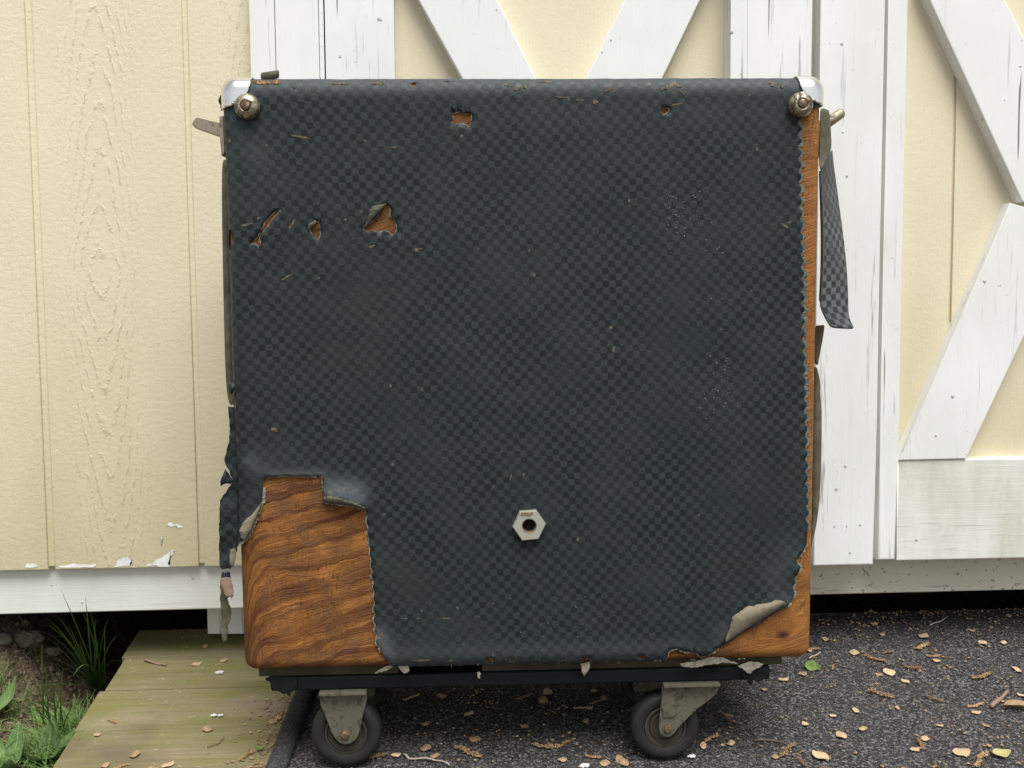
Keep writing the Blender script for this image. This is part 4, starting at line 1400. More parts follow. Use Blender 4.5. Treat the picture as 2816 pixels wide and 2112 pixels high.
tail = scrap('hanging_tail', [(627, 1118), (630, 1150), (632, 1192), (630, 1216), (623, 1241), (617, 1262), (620, 1276), (628, 1290), (637, 1312), (641, 1322), (633, 1336), (628, 1342), (615, 1360), (606, 1376), (603, 1400), (603, 1470), (603, 1540), (606, 1560), (613, 1566), (626, 1562), (634, 1565),
                               (641, 1546), (648, 1522), (655, 1500), (664, 1440), (668, 1380), (664, 1340), (660, 1300), (656, 1200), (654, 1118)], 0.012, 0.012, MAT['vinyl'], cab)
scrap('torn_shred', [(619, 1291), (611, 1310), (606, 1325), (607, 1337), (612, 1333), (622, 1329), (634, 1331), (641, 1322), (634, 1312), (627, 1300)], 0.004, 0.012, MAT['vinyl'], tail, 0.8)
scrap('cloth_patch', [(633, 1512), (631, 1530), (632, 1550), (638, 1561), (643, 1556), (648, 1538), (650, 1518), (645, 1507)], -0.003, -0.002, MAT['backing'], tail, 1.2, 6, 0.0006)
scrap('hanging_tail', [(609, 1577), (606, 1600), (605, 1640), (608, 1690), (611, 1740), (613, 1768), (620, 1767), (625, 1758), (629, 1738), (625, 1722), (633, 1706), (635, 1678), (628, 1655), (625, 1640), (631, 1605), (633, 1578)], 0.008, 0.014, MAT['backing_dark'], cab)
scrap('torn_shred', [(610, 1574), (608, 1592), (616, 1590), (626, 1596), (634, 1588), (633, 1574), (622, 1572)], 0.001, 0.003, MAT['vinyl'], cab, 1.0, 5)
scrap('cloth_patch', [(608, 1590), (610, 1612), (616, 1632), (625, 1646), (633, 1640), (637, 1646), (643, 1637), (641, 1612), (636, 1591), (622, 1587)], -0.003, -0.002, m_simple('pink_tan_cloth', (0.22, 0.155, 0.11), 0.95, nscale=120, nvar=0.4), tail, 1.4, 6, 0.0007)
strip('torn_shred', [(602, 274, .02), (607, 262, .02)], [(606, 290, .02), (616, 268, .02)], MAT['vinyl'], cab)
strip('torn_shred', [(606, 282, .03), (609, 306, .03)], [(618, 275, .03), (616, 304, .03)], MAT['vinyl'], cab)
# small black ear lifting off the left edge
strip('torn_shred', [(629, 1056, .004), (627, 1066, .0), (632, 1082, .002)], [(642, 1050, .002), (648, 1064, -.003), (640, 1080, .001)], MAT['vinyl'], cab)

# battens under the box and the vinyl-covered base board
zB = F(1100, 1858, 0.016).z
b0 = F(742, 1859, 0.016)
b1 = F(2118, 1893, 0.016)
z_top, z_bot = F(1000, 1858, 0.016).z, F(1000, 1897, 0.016).z
for xa, xb in ((F(700, 1840).x, F(1092, 1840).x), (F(1325, 1840).x, F(2165, 1840).x)):
    box('batten', xa, xb, 0.019, 0.05, z_top + 0.0003, 0.0003, MAT['batten'], cab, 0.0012)
box('batten', F(760, 1840).x, F(2110, 1840).x, CD - 0.06, CD - 0.02, z_top + 0.0003, 0.0003, MAT['batten'], cab)
base = box('base_board', b0.x, b1.x, 0.016, CD - 0.012, z_bot, z_top, MAT['black'], cab, 0.003)
# ragged vinyl at the ends of the base board
for pts, m in (([(744, 1860), (730, 1866), (731, 1871), (742, 1876), (752, 1895), (770, 1903), (782, 1911), (784, 1904), (797, 1917), (800, 1904), (815, 1895), (820, 1862)], MAT['black']),
               ([(2040, 1850), (2058, 1858), (2075, 1850), (2100, 1836), (2116, 1839), (2125, 1846), (2112, 1851), (2105, 1868), (2085, 1876), (2072, 1870), (2066, 1888), (2055, 1872), (2040, 1862)], MAT['black'])):
    pp = densify(pts, 9, 2.0)
    bm = bmesh.new()
    f = bm.faces.new([bm.verts.new(F(a, b, 0.0135 + 0.0015 * noise.noise(Vector((a * .05, b * .05, 0))))) for a, b in pp])
    r_ = bmesh.ops.extrude_face_region(bm, geom=[f])
    for v in [g for g in r_['geom'] if isinstance(g, bmesh.types.BMVert)]: v.co.y += 0.0014
    bmesh.ops.triangulate(bm, faces=[f_ for f_ in bm.faces if len(f_.verts) > 4])
    bmobj('torn_shred', bm, m, base)
# shreds of cloth hanging from the lower edge
for pts in ([(1093, 1826), (1122, 1824), (1124, 1834), (1126, 1845), (1112, 1852), (1104, 1846), (1098, 1838)], [(1596, 1826), (1622, 1822), (1622, 1836), (1615, 1848), (1607, 1860), (1602, 1850), (1600, 1838)],
            [(1312, 1850), (1318, 1847), (1322, 1852), (1320, 1866), (1314, 1864)], [(2030, 1832), (2062, 1820), (2100, 1826), (2080, 1838), (2065, 1852), (2056, 1852), (2046, 1842)],
            [(1870, 1826), (1905, 1820), (1960, 1806), (1982, 1808), (2030, 1826), (1990, 1822), (1950, 1828), (1905, 1836), (1880, 1834)], [(1052, 1838), (1070, 1830), (1082, 1834), (1062, 1845), (1030, 1852), (1040, 1844)]):
    pp = densify(pts, 6, 1.8)
    bm = bmesh.new()
    f = bm.faces.new([bm.verts.new(F(a, b, 0.0035 + 0.0015 * noise.noise(Vector((a * .05, b * .05, 2))))) for a, b in pp])
    r_ = bmesh.ops.extrude_face_region(bm, geom=[f])
    for v in [g for g in r_['geom'] if isinstance(g, bmesh.types.BMVert)]: v.co.y += 0.0009
    bmesh.ops.triangulate(bm, faces=[f_ for f_ in bm.faces if len(f_.verts) > 4])
    bmobj('torn_shred', bm, MAT['fray'], cover)

# frayed fringe along the whole lower front edge
bm = bmesh.new()
rf = random.Random(77)
px = 1085
while px < 2050:
    w_ = rf.uniform(3, 11)
    l_ = rf.choice((2, 2, 3, 4, 5, 9)) * rf.uniform(0.6, 1.3)
    yb = 1829 - (px - 1085) * 0.0165
    a_, b_, c_ = F(px, yb - 4, 0.004), F(px + w_, yb - 4, 0.004), F(px + w_ * rf.uniform(0, 1), yb + l_, 0.004 + rf.uniform(-0.003, 0.003))
    bm.faces.new([bm.verts.new(q_) for q_ in (a_, b_, c_)])
    px += w_ * rf.choice((0.8, 1.5, 3, 9))
fr_ = bmobj('fringe', bm, MAT['backing_dark'], cover)
tag(fr_, kind='stuff')

# casters
def ramp_z_local(x, y):             # height of the felt below a cabinet-local point
    p = CAB_M @ Vector((x, y, 0))
    d = -Vector((CAB_M[0][2], CAB_M[1][2], CAB_M[2][2]))
    t_ = (RAMP_P + RAMP_N * 0.001 - p).dot(RAMP_N) / d.dot(RAMP_N)
    return -t_


def caster(cx, cy, bracket_px, axle, wheel_y, r, fork_y, plate):
    """cx: wheel centre x; wheel spins about local y"""
    zc = ramp_z_local(cx, wheel_y) + r * 1.004
    root = prism('caster', [F(a, b, fork_y) for a, b in bracket_px], (0, 0.0026, 0), MAT['bracket'], cab, 0.0008) if bracket_px else box('caster', cx - 0.018, cx + 0.018, fork_y, fork_y + 0.0026, zc - 0.006, z_bot, MAT['bracket'], cab)
    box('mount_plate', plate[0], plate[1], wheel_y - 0.028, wheel_y + 0.028, z_bot - 0.0026, z_bot - 0.0001, MAT['bracket'], root)
    M = Matrix.Translation((cx, wheel_y, zc)) @ Matrix.Rotation(rad(90), 4, 'X')
    w_ = 0.0125
    tyre = lathe('tyre', [(r * 0.60, -w_ * 0.7), (r * 0.66, -w_ * 0.88), (r * 0.80, -w_), (r * 0.93, -w_ * 0.88), (r * 0.985, -w_ * 0.55), (r, 0), (r * 0.985, w_ * 0.55), (r * 0.93, w_ * 0.88), (r * 0.80, w_), (r * 0.66, w_ * 0.88), (r * 0.60, w_ * 0.7)], M, MAT['rubber'], root, 56, 50)
    lathe('rim', [(r * 0.61, w_ * 0.55), (r * 0.60, w_ * 0.80), (r * 0.555, w_ * 0.82), (r * 0.54, w_ * 0.52), (r * 0.44, w_ * 0.45), (r * 0.43, w_ * 0.72), (r * 0.39, w_ * 0.72), (r * 0.38, w_ * 0.5), (r * 0.2, w_ * 0.5), (r * 0.18, w_ * 0.95), (0, w_ * 0.95)], M, MAT['hub'], root, 48, 40)
    ax = F(axle[0], axle[1], fork_y) if axle else Vector((cx, fork_y, zc))
    MA = Matrix.Translation((ax.x, fork_y, ax.z)) @ Matrix.Rotation(rad(90), 4, 'X')
    lathe('axle_bolt', [(0.0062, -0.0005), (0.0062, 0.0008), (0.0042, 0.0010), (0.0042, 0.0030), (0.0034, 0.0038), (0, 0.0040)], MA, MAT['screw'], root, 20, 40)
    box('far_fork', cx - 0.014, cx + 0.014, wheel_y + 0.0155, wheel_y + 0.018, zc - 0.008, z_bot - 0.002, MAT['bracket'], root)
    return root


cL = F(951, 2003, 0.026)
cR = F(1830, 1993, 0.026)
brL = [(879, 1890), (1009, 1890), (1008, 1929), (1000, 1955), (993, 1978), (990, 2005), (986, 2022), (979, 2034), (966, 2044), (948, 2048), (931, 2042), (919, 2029), (911, 2010), (904, 1991), (892, 1962), (881, 1939)]
brR = [(1822, 1880), (1976, 1880), (1975, 1899), (1969, 1909), (1948, 1927), (1923, 1944), (1898, 1967), (1874, 1989), (1864, 2002), (1856, 2014), (1848, 2023), (1838, 2028), (1826, 2026), (1816, 2018), (1812, 2006), (1813, 1985), (1818, 1930)]
k1 = caster(cL.x, 0, brL, (949, 2020), 0.036, 0.0385, 0.0175, (F(880, 1890, .018).x, F(1008, 1890, .018).x))
tag(k1, label='left front caster with tapering fork')
k2 = caster(cR.x, 0, brR, (1836, 2003), 0.036, 0.0385, 0.0175, (F(1822, 1880, .018).x, F(1975, 1880, .018).x))
tag(k2, label='right front caster with swept-back fork')
# pressed rib on the right fork
prism('rib', [F(a, b, 0.0155) for a, b in [(1824, 1888), (1858, 1888), (1860, 1930), (1862, 1965), (1852, 1975), (1822, 1975), (1820, 1930)]], (0, 0.003, 0), MAT['bracket'], k2, 0.0014)
ry = CD - 0.050
for cx in (cL.x + 0.004, cR.x - 0.002):
    zg = ramp_z_local(cx, ry)
    rr = max(0.012, min(0.032, (z_bot - zg - 0.004) * 0.47))
    caster(cx, 0, None, None, ry, rr, ry - 0.0185, (cx - 0.028, cx + 0.028))

# ------------------------------------------------------------------ litter on the ramp
random.seed(5)


def to_ramp(px, py): return GL(px, py)


def c6(x, y): return (1816 + x / 2.212, 1362 + y / 2.212)
def c5p(x, y): return (900 + x / 2.212, 1362 + y / 2.212)
def c4(x, y): return (x / 2.212, 1362 + y / 2.212)


def deck_h(p):
    edge = a0.x + sl * (p.y - a0.y) * 0.6
    return -0.003 if p.x < edge - 0.02 else 0.001


def seed_mesh(k):
    """papery disc with a notched wing and a swollen middle"""
    rnd = random.Random(k)
    n = 14
    vs = []
    ph = rnd.uniform(0, 6)
    asp = rnd.uniform(0.6, 0.85)
    rings = [1.0, 0.72, 0.40, 0.18]
    curl = rnd.uniform(0.10, 0.38)
    for ri, r in enumerate(rings):
        for i in range(n):
            th = 2 * math.pi * i / n
            e = 1 + 0.10 * math.sin(2 * th + ph) + rnd.uniform(-0.07, 0.07) * (r > .5)
            x, y = r * e * math.cos(th), r * e * asp * math.sin(th)
            z = 0.06 + curl * x * x * 0.6 + 0.10 * math.sin(3 * th + ph) * r * r + (0.22 if ri == 3 else 0.12 if ri == 2 else 0)
            vs.append((x, y, z))
    vs.append((0, 0, 0.30))
    fs = []
    for ri in range(3):
        for i in range(n):
            j = (i + 1) % n
            fs.append((ri * n + i, ri * n + j, (ri + 1) * n + j, (ri + 1) * n + i))
    for i in range(n): fs.append((3 * n + i, 3 * n + (i + 1) % n, 4 * n))
    me = bpy.data.meshes.new('seed_husk')
    me.from_pydata(vs, [], fs)
    for p in me.polygons: p.use_smooth = True
    me.materials.append(MAT['seed'])
    return me


def catkin_mesh(k):
    """crumbled spike of little scales strung on a bent stalk"""
    rnd = random.Random(100 + k)
    bm = bmesh.new()
    pts = []
    a = 0
    p = Vector((-1, 0, 0.05))
    n = 15
    for i in range(n):
        pts.append(p.copy())
        a += rnd.uniform(-0.42, 0.42)
        p = p + Vector((math.cos(a), math.sin(a), 0)) * (2 / n)
    add_tube(bm, pts, 0.03, 4)
    for p in pts:
        for q_ in range(rnd.randint(4, 7)):
            c = p + Vector((rnd.uniform(-.09, .09), rnd.uniform(-.17, .17), rnd.uniform(0.0, .14)))
            r = rnd.uniform(0.035, 0.085)
            mm = Matrix.Translation(c) @ Matrix.Rotation(rnd.uniform(0, 6), 4, (rnd.random(), rnd.random(), rnd.random() + .1)) @ Matrix.Diagonal((r * 1.5, r, r * 0.55, 1))
            bmesh.ops.create_icosphere(bm, subdivisions=1, radius=1, matrix=mm)
    me = bpy.data.meshes.new('catkin')
    bm.to_mesh(me)
    bm.free()
    me.materials.append(MAT['catkin'])
    return me


SEEDS = [seed_mesh(k) for k in range(7)]
CATS = [catkin_mesh(k) for k in range(6)]


def where(p):
    """which stretch of the felt a piece of litter lies on"""
    q = CAB_I @ (RAMP_M @ Vector((p.x, p.y, 0)))
    if q.x < 0.29: return 'under and before the cabinet between its casters'
    return 'right of cabinet towards the shed doors' if q.y > 0.07 else 'right of cabinet at the near edge'


def put(name, me, p, size, rz, label, cat, group=None, tilt=0.15, dz=0.0):
    o = bpy.data.objects.new(name, me)
    COL.objects.link(o)
    z = deck_h(p) + dz
    o.matrix_world = RAMP_M @ Matrix.Translation((p.x, p.y, z)) @ Matrix.Rotation(rz, 4, 'Z') @ Matrix.Rotation(random.uniform(-tilt, tilt), 4, 'X') @ Matrix.Diagonal((size, size, size, 1))
    return tag(o, label, cat, group)


LB_F = ('pale papery seed husk lying on the black roofing felt', 'seed husk', 'seed husks scattered on the felt')
LB_D = ('pale papery seed husk lying on the wooden ramp boards', 'seed husk', 'seed husks scattered on the boards')
LC_F = ('crumbled brown catkin lying on the black roofing felt', 'catkin', 'catkins scattered on the felt')
LC_D = ('crumbled brown catkin lying on the wooden ramp boards', 'catkin', 'catkins scattered on the boards')
seedpos = [(c6(*q), s) for q, s in [((1600, 865), 38), ((1005, 885), 24), ((1180, 965), 34), ((1300, 790), 24), ((1890, 830), 26), ((1680, 1015), 28), ((1390, 1085), 40), ((865, 1095), 28), ((750, 1130), 30), ((1490, 1140), 26),
           ((1190, 1320), 26), ((2170, 1070), 34), ((2085, 905), 24), ((1350, 855), 20), ((1960, 905), 30), ((1830, 1575), 44), ((975, 1595), 46), ((1230, 1430), 26), ((260, 1535), 30), ((430, 1520), 26), ((1050, 1350), 20),
           ((2120, 740), 22), ((1280, 715), 20), ((1330, 1100), 22), ((1920, 1330), 24), ((1980, 1410), 20), ((880, 1400), 22), ((1610, 1490), 26), ((1440, 1300), 16), ((1700, 1410), 18), ((700, 1600), 22), ((1550, 1555), 26), ((2195, 1225), 24), ((630, 1190), 22), ((900, 950), 26), ((1100, 1470), 34)]]
seedpos += [(c5p(*q), s) for q, s in [((700, 1230), 30), ((900, 1495), 32), ((600, 1400), 30), ((860, 1340), 30), ((1340, 1210), 36), ((1310, 1255), 34), ((1680, 1245), 28), ((1570, 1385), 26), ((1200, 1415), 24), ((655, 1595), 26), ((1795, 1630), 46), ((1430, 1620), 26), ((600, 1550), 34), ((1620, 1200), 22), ((420, 1590), 24), ((1690, 1640), 28), ((905, 1200), 16)]]
for i, ((px, py), s) in enumerate(seedpos):
    p = to_ramp(px, py)
    put('seed_husk', SEEDS[i % 7], p, s / 2 / (FPX / 1.15) * 1.05, random.uniform(0, 6.3), 'pale papery seed husk on felt ' + where(p), 'seed husk', 'seed husks on the felt ' + where(p), dz=0.001)
for i, (q, s) in enumerate([((1250, 908), 26), ((1195, 1017), 30), ((1360, 995), 28), ((1260, 1412), 32), ((820, 1568), 32), ((640, 1632), 26), ((1020, 1630), 34), ((1105, 860), 10), ((1690, 1340), 30), ((1660, 1365), 26), ((590, 1445), 20), ((930, 1655), 30)]):
    p = to_ramp(*c4(*q))
    put('seed_husk', SEEDS[(i * 3) % 7], p, s / 2 / (FPX / 1.15), random.uniform(0, 6.3), *LB_D, dz=0.0006)
catpos = [(c6(*q), s, a) for q, s, a in [((1600, 930), 80, .4), ((1310, 1000), 80, 2.2), ((1330, 1230), 80, 2.8), ((1530, 1050), 60, 2.7), ((1930, 1090), 85, 2.9), ((1670, 1240), 55, 1.9), ((1580, 1520), 70, 1.2), ((800, 1570), 90, .6), ((300, 1480), 60, .9), ((930, 955), 55, 0), ((1900, 1270), 60, 2.8), ((410, 1335), 55, 1.8),
          ((1050, 1055), 40, 1.0), ((650, 1105), 60, .3), ((1380, 960), 45, .5), ((1650, 985), 50, 2.9), ((2000, 1650), 90, .2), ((880, 1630), 50, 1.2)]]
catpos += [(c5p(*q), s, a) for q, s, a in [((1200, 1240), 60, .4), ((520, 1250), 60, .3), ((840, 1590), 90, 2.8), ((1330, 1530), 80, 2.8), ((1460, 1540), 55, .2), ((1620, 1590), 50, 2.3), ((310, 1600), 60, .1), ((1640, 1275), 45, .2), ((1560, 1300), 60, .2)]]
for i, ((px, py), s, a) in enumerate(catpos):
    p = to_ramp(px, py)
    put('catkin', CATS[i % 6], p, s / 2 / (FPX / 1.15) * 0.95, a, 'crumbled brown catkin on felt ' + where(p), 'catkin', 'catkins on the felt ' + where(p), dz=0.0012)
for i, (q, s, a) in enumerate([((670, 1370), 40, 2.9), ((1700, 1330), 50, .6), ((1520, 1590), 60, .3), ((750, 1650), 50, .1), ((1790, 1230), 50, .8), ((1640, 1460), 40, 1.2), ((1660, 1500), 30, 1.2)]):
    put('catkin', CATS[(i + 2) % 6], to_ramp(*c4(*q)), s / 2 / (FPX / 1.15) * 0.95, a, *LC_D, dz=0.0006)
# tell the scattered pieces apart by row and order from the left
ORD = ['first', 'second', 'third', 'fourth', 'fifth', 'sixth', 'seventh', 'eighth', 'ninth', 'tenth', 'eleventh', 'twelfth', 'thirteenth', 'fourteenth', 'fifteenth', 'sixteenth']
REG = {'under and before the cabinet between its casters': 'below the cabinet', 'right of cabinet towards the shed doors': 'right of the cabinet', 'right of cabinet at the near edge': 'before the right caster side'}


def screen(o):
    d = o.matrix_world.translation - CAM_POS
    return d.dot(right) / d.dot(fwd), -d.dot(up) / d.dot(fwd)


bygroup = {}
for o in COL.objects:
    if o.get('category') in ('seed husk', 'catkin'): bygroup.setdefault(o['group'], []).append(o)
for gname, obs in bygroup.items():
    kind = 'pale papery seed husk' if 'seed' in gname else 'crumbled brown catkin'
    place = 'on the wooden ramp boards' if 'boards' in gname else 'on felt ' + next((v_ for k_, v_ in REG.items() if k_ in gname), '')
    obs.sort(key=lambda o: screen(o)[1])
    nrow = max(1, round(len(obs) / 7))
    rn = {1: ['only'], 2: ['back', 'front'], 3: ['back', 'middle', 'front'], 4: ['back', 'second', 'third', 'front']}[min(4, nrow)]
    per = math.ceil(len(obs) / len(rn))
    for r_ in range(len(rn)):
        row = sorted(obs[r_ * per:(r_ + 1) * per], key=lambda o: screen(o)[0])
        for k_, o in enumerate(row):
            o['label'] = kind + ' ' + place + (', ' + rn[r_] + ' row, ' if len(rn) > 1 else ', ') + ORD[k_] + ' from left'

# crumbs of husk too small to count
bm = bmesh.new()
rnd = random.Random(31)
for k in range(11000):
    if k < 10300:
        x, y = rnd.uniform(a0.x + 0.01, 1.0), rnd.uniform(-0.16, fback)
        if rnd.random() < 0.25: y = fback - abs(rnd.gauss(0, 0.035))
        if noise.noise(Vector((x * 22, y * 22, 5))) + 0.5 * noise.noise(Vector((x * 60, y * 60, 2))) < rnd.uniform(-0.25, 0.55): continue
    else:
        y = rnd.uniform(-0.1, fback)
        x = a0.x + sl * (y - a0.y) * 0.6 - 0.022 - abs(rnd.gauss(0, 0.022))
    p = Vector((x, y, 0))
    r = rnd.choice((0.0006, 0.0008, 0.0010, 0.0013, 0.0019, 0.0025))
    c = Vector((x, y, deck_h(p) + 0.0008))
    a = rnd.uniform(0, 6.3)
    el = rnd.uniform(0.4, 1.0)
    vv = []
    for q in range(5):
        th = a + q * 1.2566
        vv.append(bm.verts.new(c + Vector((r * math.cos(th) * rnd.uniform(.6, 1.2), r * el * math.sin(th) * rnd.uniform(.6, 1.2), rnd.uniform(-0.0004, 0.0008)))))
    tp = bm.verts.new(c + Vector((0, 0, r * 0.7)))
    for q in range(5): bm.faces.new((vv[q], vv[(q + 1) % 5], tp))
crumbs = bmobj('husk_crumbs', bm, m_simple('crumb_tan', (0.31, 0.205, 0.115), 0.9, nscale=150, nvar=0.8))
crumbs.matrix_world = RAMP_M
tag(crumbs, 'fine tan husk crumbs strewn over ramp and felt', 'litter', kind='stuff')

# twigs
TW = [([c6(1455, 765), c6(1490, 785), c6(1525, 800)], 5, 'twig', 'short brown twig on the felt nearest the dark gap'),
      ([c6(1640, 800), c6(1690, 778), c6(1745, 752)], 4, 'twig_pale', 'whitish straight twig on the felt near the door sill'),
      ([c6(1630, 965), c6(1700, 985), c6(1780, 1002)], 4, 'twig', 'long thin twig beside a catkin mid right on the felt'),
      ([c6(365, 1340), c6(420, 1380), c6(500, 1408)], 8, 'twig', 'thick bent brown twig right of the right caster'),
      ([c6(570, 1503), c6(680, 1500), c6(740, 1512), c6(790, 1535)], 4, 'twig', 'thin bowed tan stalk low on the felt beside right caster'),
      ([c5p(468, 1588), c5p(495, 1612), c5p(600, 1615), c5p(690, 1625), c5p(745, 1655)], 6, 'twig_pale', 'pale curved twig on the felt in front of the cabinet'),
      ([c4(880, 1000), c4(940, 1015), c4(1015, 1030)], 8, 'twig', 'curled grey brown bark shred on the second ramp board'),
      ([c4(1260, 1522), c4(1325, 1502), c4(1360, 1468)], 4, 'twig', 'thin hooked dark twig on the lower ramp boards'),
      ([c6(2010, 1305), c6(2060, 1260), c6(2110, 1212)], 13, 'twig', 'stout broken twig at the right edge of the felt'),
      ([c6(905, 1005), c6(935, 985), c6(975, 968)], 5, 'twig_pale', 'small white stalk beside the green leaf on the felt')]
for pts, w_, m, lab in TW:
    P = [to_ramp(*q) for q in pts]
    Q = []
    for i in range(len(P) - 1):
        for k in range(3): Q.append(P[i].lerp(P[i + 1], k / 3))
    Q.append(P[-1])
    r = w_ / 2 / 2450
    Q = [Vector((q.x, q.y, deck_h(q) + r + 0.0006 + 0.001 * math.sin(i * 1.3))) for i, q in enumerate(Q)]
    o = tube('twig', [RAMP_M @ q for q in Q], [r * (1.1 - 0.5 * i / len(Q)) * random.uniform(.85, 1.15) for i in range(len(Q))], MAT[m], None, 7)
    tag(o, lab, 'twig')


def leaf_mesh(name, L, Wd, m, curl=0.25, fold=0.25, wav=0.1, seed=0, n=14, k=6, parent=None, M=None):
    rnd = random.Random(seed)
    vs = []
    ph = rnd.uniform(0, 6)
    for i in range(n + 1):
        t = i / n
        w_ = Wd * (math.sin(math.pi * t ** 0.8) ** 0.8 if 0 < t < 1 else 0.01) * (1 + wav * 0.5 * math.sin(t * 21 + ph))
        for j in range(-k, k + 1):
            f = j / k
            z = L * (curl * (t - 0.45) ** 2 * 1.6) + abs(f) * w_ * fold + w_ * wav * math.sin(t * 11 + f * 2 + ph) - (0.06 * w_ if j == 0 else 0)
            vs.append((t * L, f * w_, z))
    row = 2 * k + 1
    fs = [(i * row + j, i * row + j + 1, (i + 1) * row + j + 1, (i + 1) * row + j) for i in range(n) for j in range(row - 1)]
    o = mesh(name, vs, fs, m, parent, smooth=True)
    if M is not None: o.matrix_local = M
    md = o.modifiers.new('thickness', 'SOLIDIFY')
    md.thickness = min(0.0004, L * 0.03)
    return o


p = to_ramp(*c6(876, 1050))
o = leaf_mesh('fallen_leaf', 0.021, 0.0075, MAT['green_leaf'], 0.3, 0.3, 0.06, 3)
o.matrix_world = RAMP_M @ Matrix.Translation((p.x, p.y, 0.004)) @ Matrix.Rotation(rad(-28), 4, 'Z') @ Matrix.Rotation(rad(35), 4, 'X')
tag(o, 'fresh green leaf lying on the felt right of the cabinet', 'leaf')
p = to_ramp(*c6(2020, 1590))
o = leaf_mesh('fallen_leaf', 0.023, 0.008, MAT['yellow_leaf'], 0.3, 0.2, 0.08, 4)
o.matrix_world = RAMP_M @ Matrix.Translation((p.x, p.y, 0.002)) @ Matrix.Rotation(rad(8), 4, 'Z')
tag(o, 'yellow green leaf low at the right on the felt', 'leaf')
p = to_ramp(*c6(2085, 1300))
o = leaf_mesh('fallen_leaf', 0.034, 0.0068, MAT['seed'], 0.1, 0.9, 0.05, 6)
o.matrix_world = RAMP_M @ Matrix.Translation((p.x, p.y, 0.004)) @ Matrix.Rotation(rad(-10), 4, 'Z')
tag(o, 'folded tan dry leaf beside the stout twig at right', 'leaf')
p = to_ramp(*c4(1555, 1545))
o = leaf_mesh('fallen_leaf', 0.011, 0.0035, MAT['green_leaf'], 0.3, 0.2, 0.08, 8)
o.matrix_world = RAMP_M @ Matrix.Translation((p.x, p.y, 0.0)) @ Matrix.Rotation(rad(20), 4, 'Z')
tag(o, 'tiny green leaf scrap on the boards beside the curled felt edge', 'leaf')
for q, s, lab in ((c4(1335, 1070), 10, 'white down tuft on the third ramp board near the cabinet'), (c4(1300, 1330), 7, 'left of two white flecks on the fourth ramp board'), (c4(1340, 1330), 6, 'right of two white flecks on the fourth ramp board'),
                  (c5p(1565, 1655), 10, 'white chip on the felt in front of the cabinet centre'), (c6(190, 1598), 8, 'white chip on the felt beside the right caster')):
    p = to_ramp(*q)
    bm = bmesh.new()
    bmesh.ops.create_icosphere(bm, subdivisions=3, radius=s / 2450)
    for v in bm.verts:
        v.co = Vector((v.co.x * 1.3, v.co.y * 0.8, v.co.z * 0.35)) * (1 + 0.8 * noise.noise(v.co * 900 + Vector((s, 0, 0))))
        v.co = RAMP_M @ (v.co + Vector((p.x, p.y, deck_h(p) + 0.0015)))
    tag(bmobj('white_chip', bm, MAT['fleck'], None), lab, 'paint chip')

# ------------------------------------------------------------------ soil bank: rubble, grass, weeds
def on_soil(px, py):
    """where the line of sight meets the bank"""
    d = ray(px, py)
    t_ = 0.5
    while t_ < 3:
        p = CAM_POS + d * t_
        if p.z < ground_z(p.x, p.y): return Vector((p.x, p.y, ground_z(p.x, p.y)))
        t_ += 0.004
    return CAM_POS + d * 1.4


def rubble(name, px, py, dep, r, lab, sx=1.2):
    c = on_soil(px, py) + Vector((0, 0, r * 0.3))
    bm = bmesh.new()
    bmesh.ops.create_icosphere(bm, subdivisions=4, radius=r)
    for v in bm.verts:
        d = 1 + 0.35 * noise.noise(v.co * (1.3 / r) + Vector((px, 0, 0))) + 0.20 * noise.noise(v.co * (4 / r)) + 0.16 * noise.noise(v.co * (9 / r)) + 0.10 * noise.noise(v.co * (19 / r))
        v.co = Vector((v.co.x * sx, v.co.y, v.co.z * 0.8)) * d + c
    tag(bmobj(name, bm, MAT['stone'], None, True), lab, 'rubble')


rubble('rubble_lump', 75, 1765, 0, 0.015, 'pale concrete rubble lump on the bank below the white skirt board', 1.5)
rubble('rubble_lump', 8, 1770, 0, 0.010, 'small rubble lump at the left picture edge beside the larger lump')
rubble('rubble_lump', 140, 1800, 0, 0.008, 'smallest rubble lump on the bank nearest the tall grass tuft', 1.6)


def blade(bm, base, tip, w_, sag):
    base, tip = Vector(base), Vector(tip)
    d = tip - base
    side = Vector((d.y, -d.x, 0))
    side = side.normalized() if side.length > 1e-6 else Vector((1, 0, 0))
    side = (side + Vector((0.6, 0, 0))).normalized()
    n = 7
    prev = None
    for i in range(n + 1):
        t = i / n
        p = base + d * t + Vector((0, 0, 1)) * (sag * 4 * t * (1 - t))
        ww = w_ * (1 - t ** 2.2) + 0.0001
        a, b = bm.verts.new(p - side * ww), bm.verts.new(p + side * ww + Vector((0, 0, ww * 0.7)))
        if prev: bm.faces.new((prev[0], prev[1], b, a))
        prev = (a, b)


rnd = random.Random(12)
bm = bmesh.new()
b0_ = on_soil(278, 1905)
for px, py, dy in [(168, 1622, .05), (150, 1690, .08), (225, 1680, .05), (95, 1735, .08), (300, 1700, .04), (190, 1720, .06), (140, 1760, .1), (60, 1780, .12), (235, 1640 + 0, .12), (250, 1690, .12), (130, 1700, .14), (110, 1715, .16), (170, 1780, .10), (120, 1800, .2), (60, 1815, .2), (262, 1700, .08), (330, 1745, .06), (335, 1820, .06), (215, 1770, .12), (270, 1760, .1), (200, 1860, .2), (100, 1860, .25), (40, 1895, .3), (288, 1720, .08)]:
    tip = W(px, py, dy)
    bb = b0_ + Vector((rnd.uniform(-.012, .012), rnd.uniform(-.012, .012), -0.004))
    blade(bm, bb, tip, rnd.uniform(0.0009, 0.0015), rnd.uniform(0.0, 0.025))
tuft = bmobj('grass_tuft', bm, MAT['grass'], None)
tag(tuft, 'tall thin green grass tuft beside the left ramp edge', 'grass tuft')
bm = bmesh.new()
b1_ = on_soil(148, 2010)
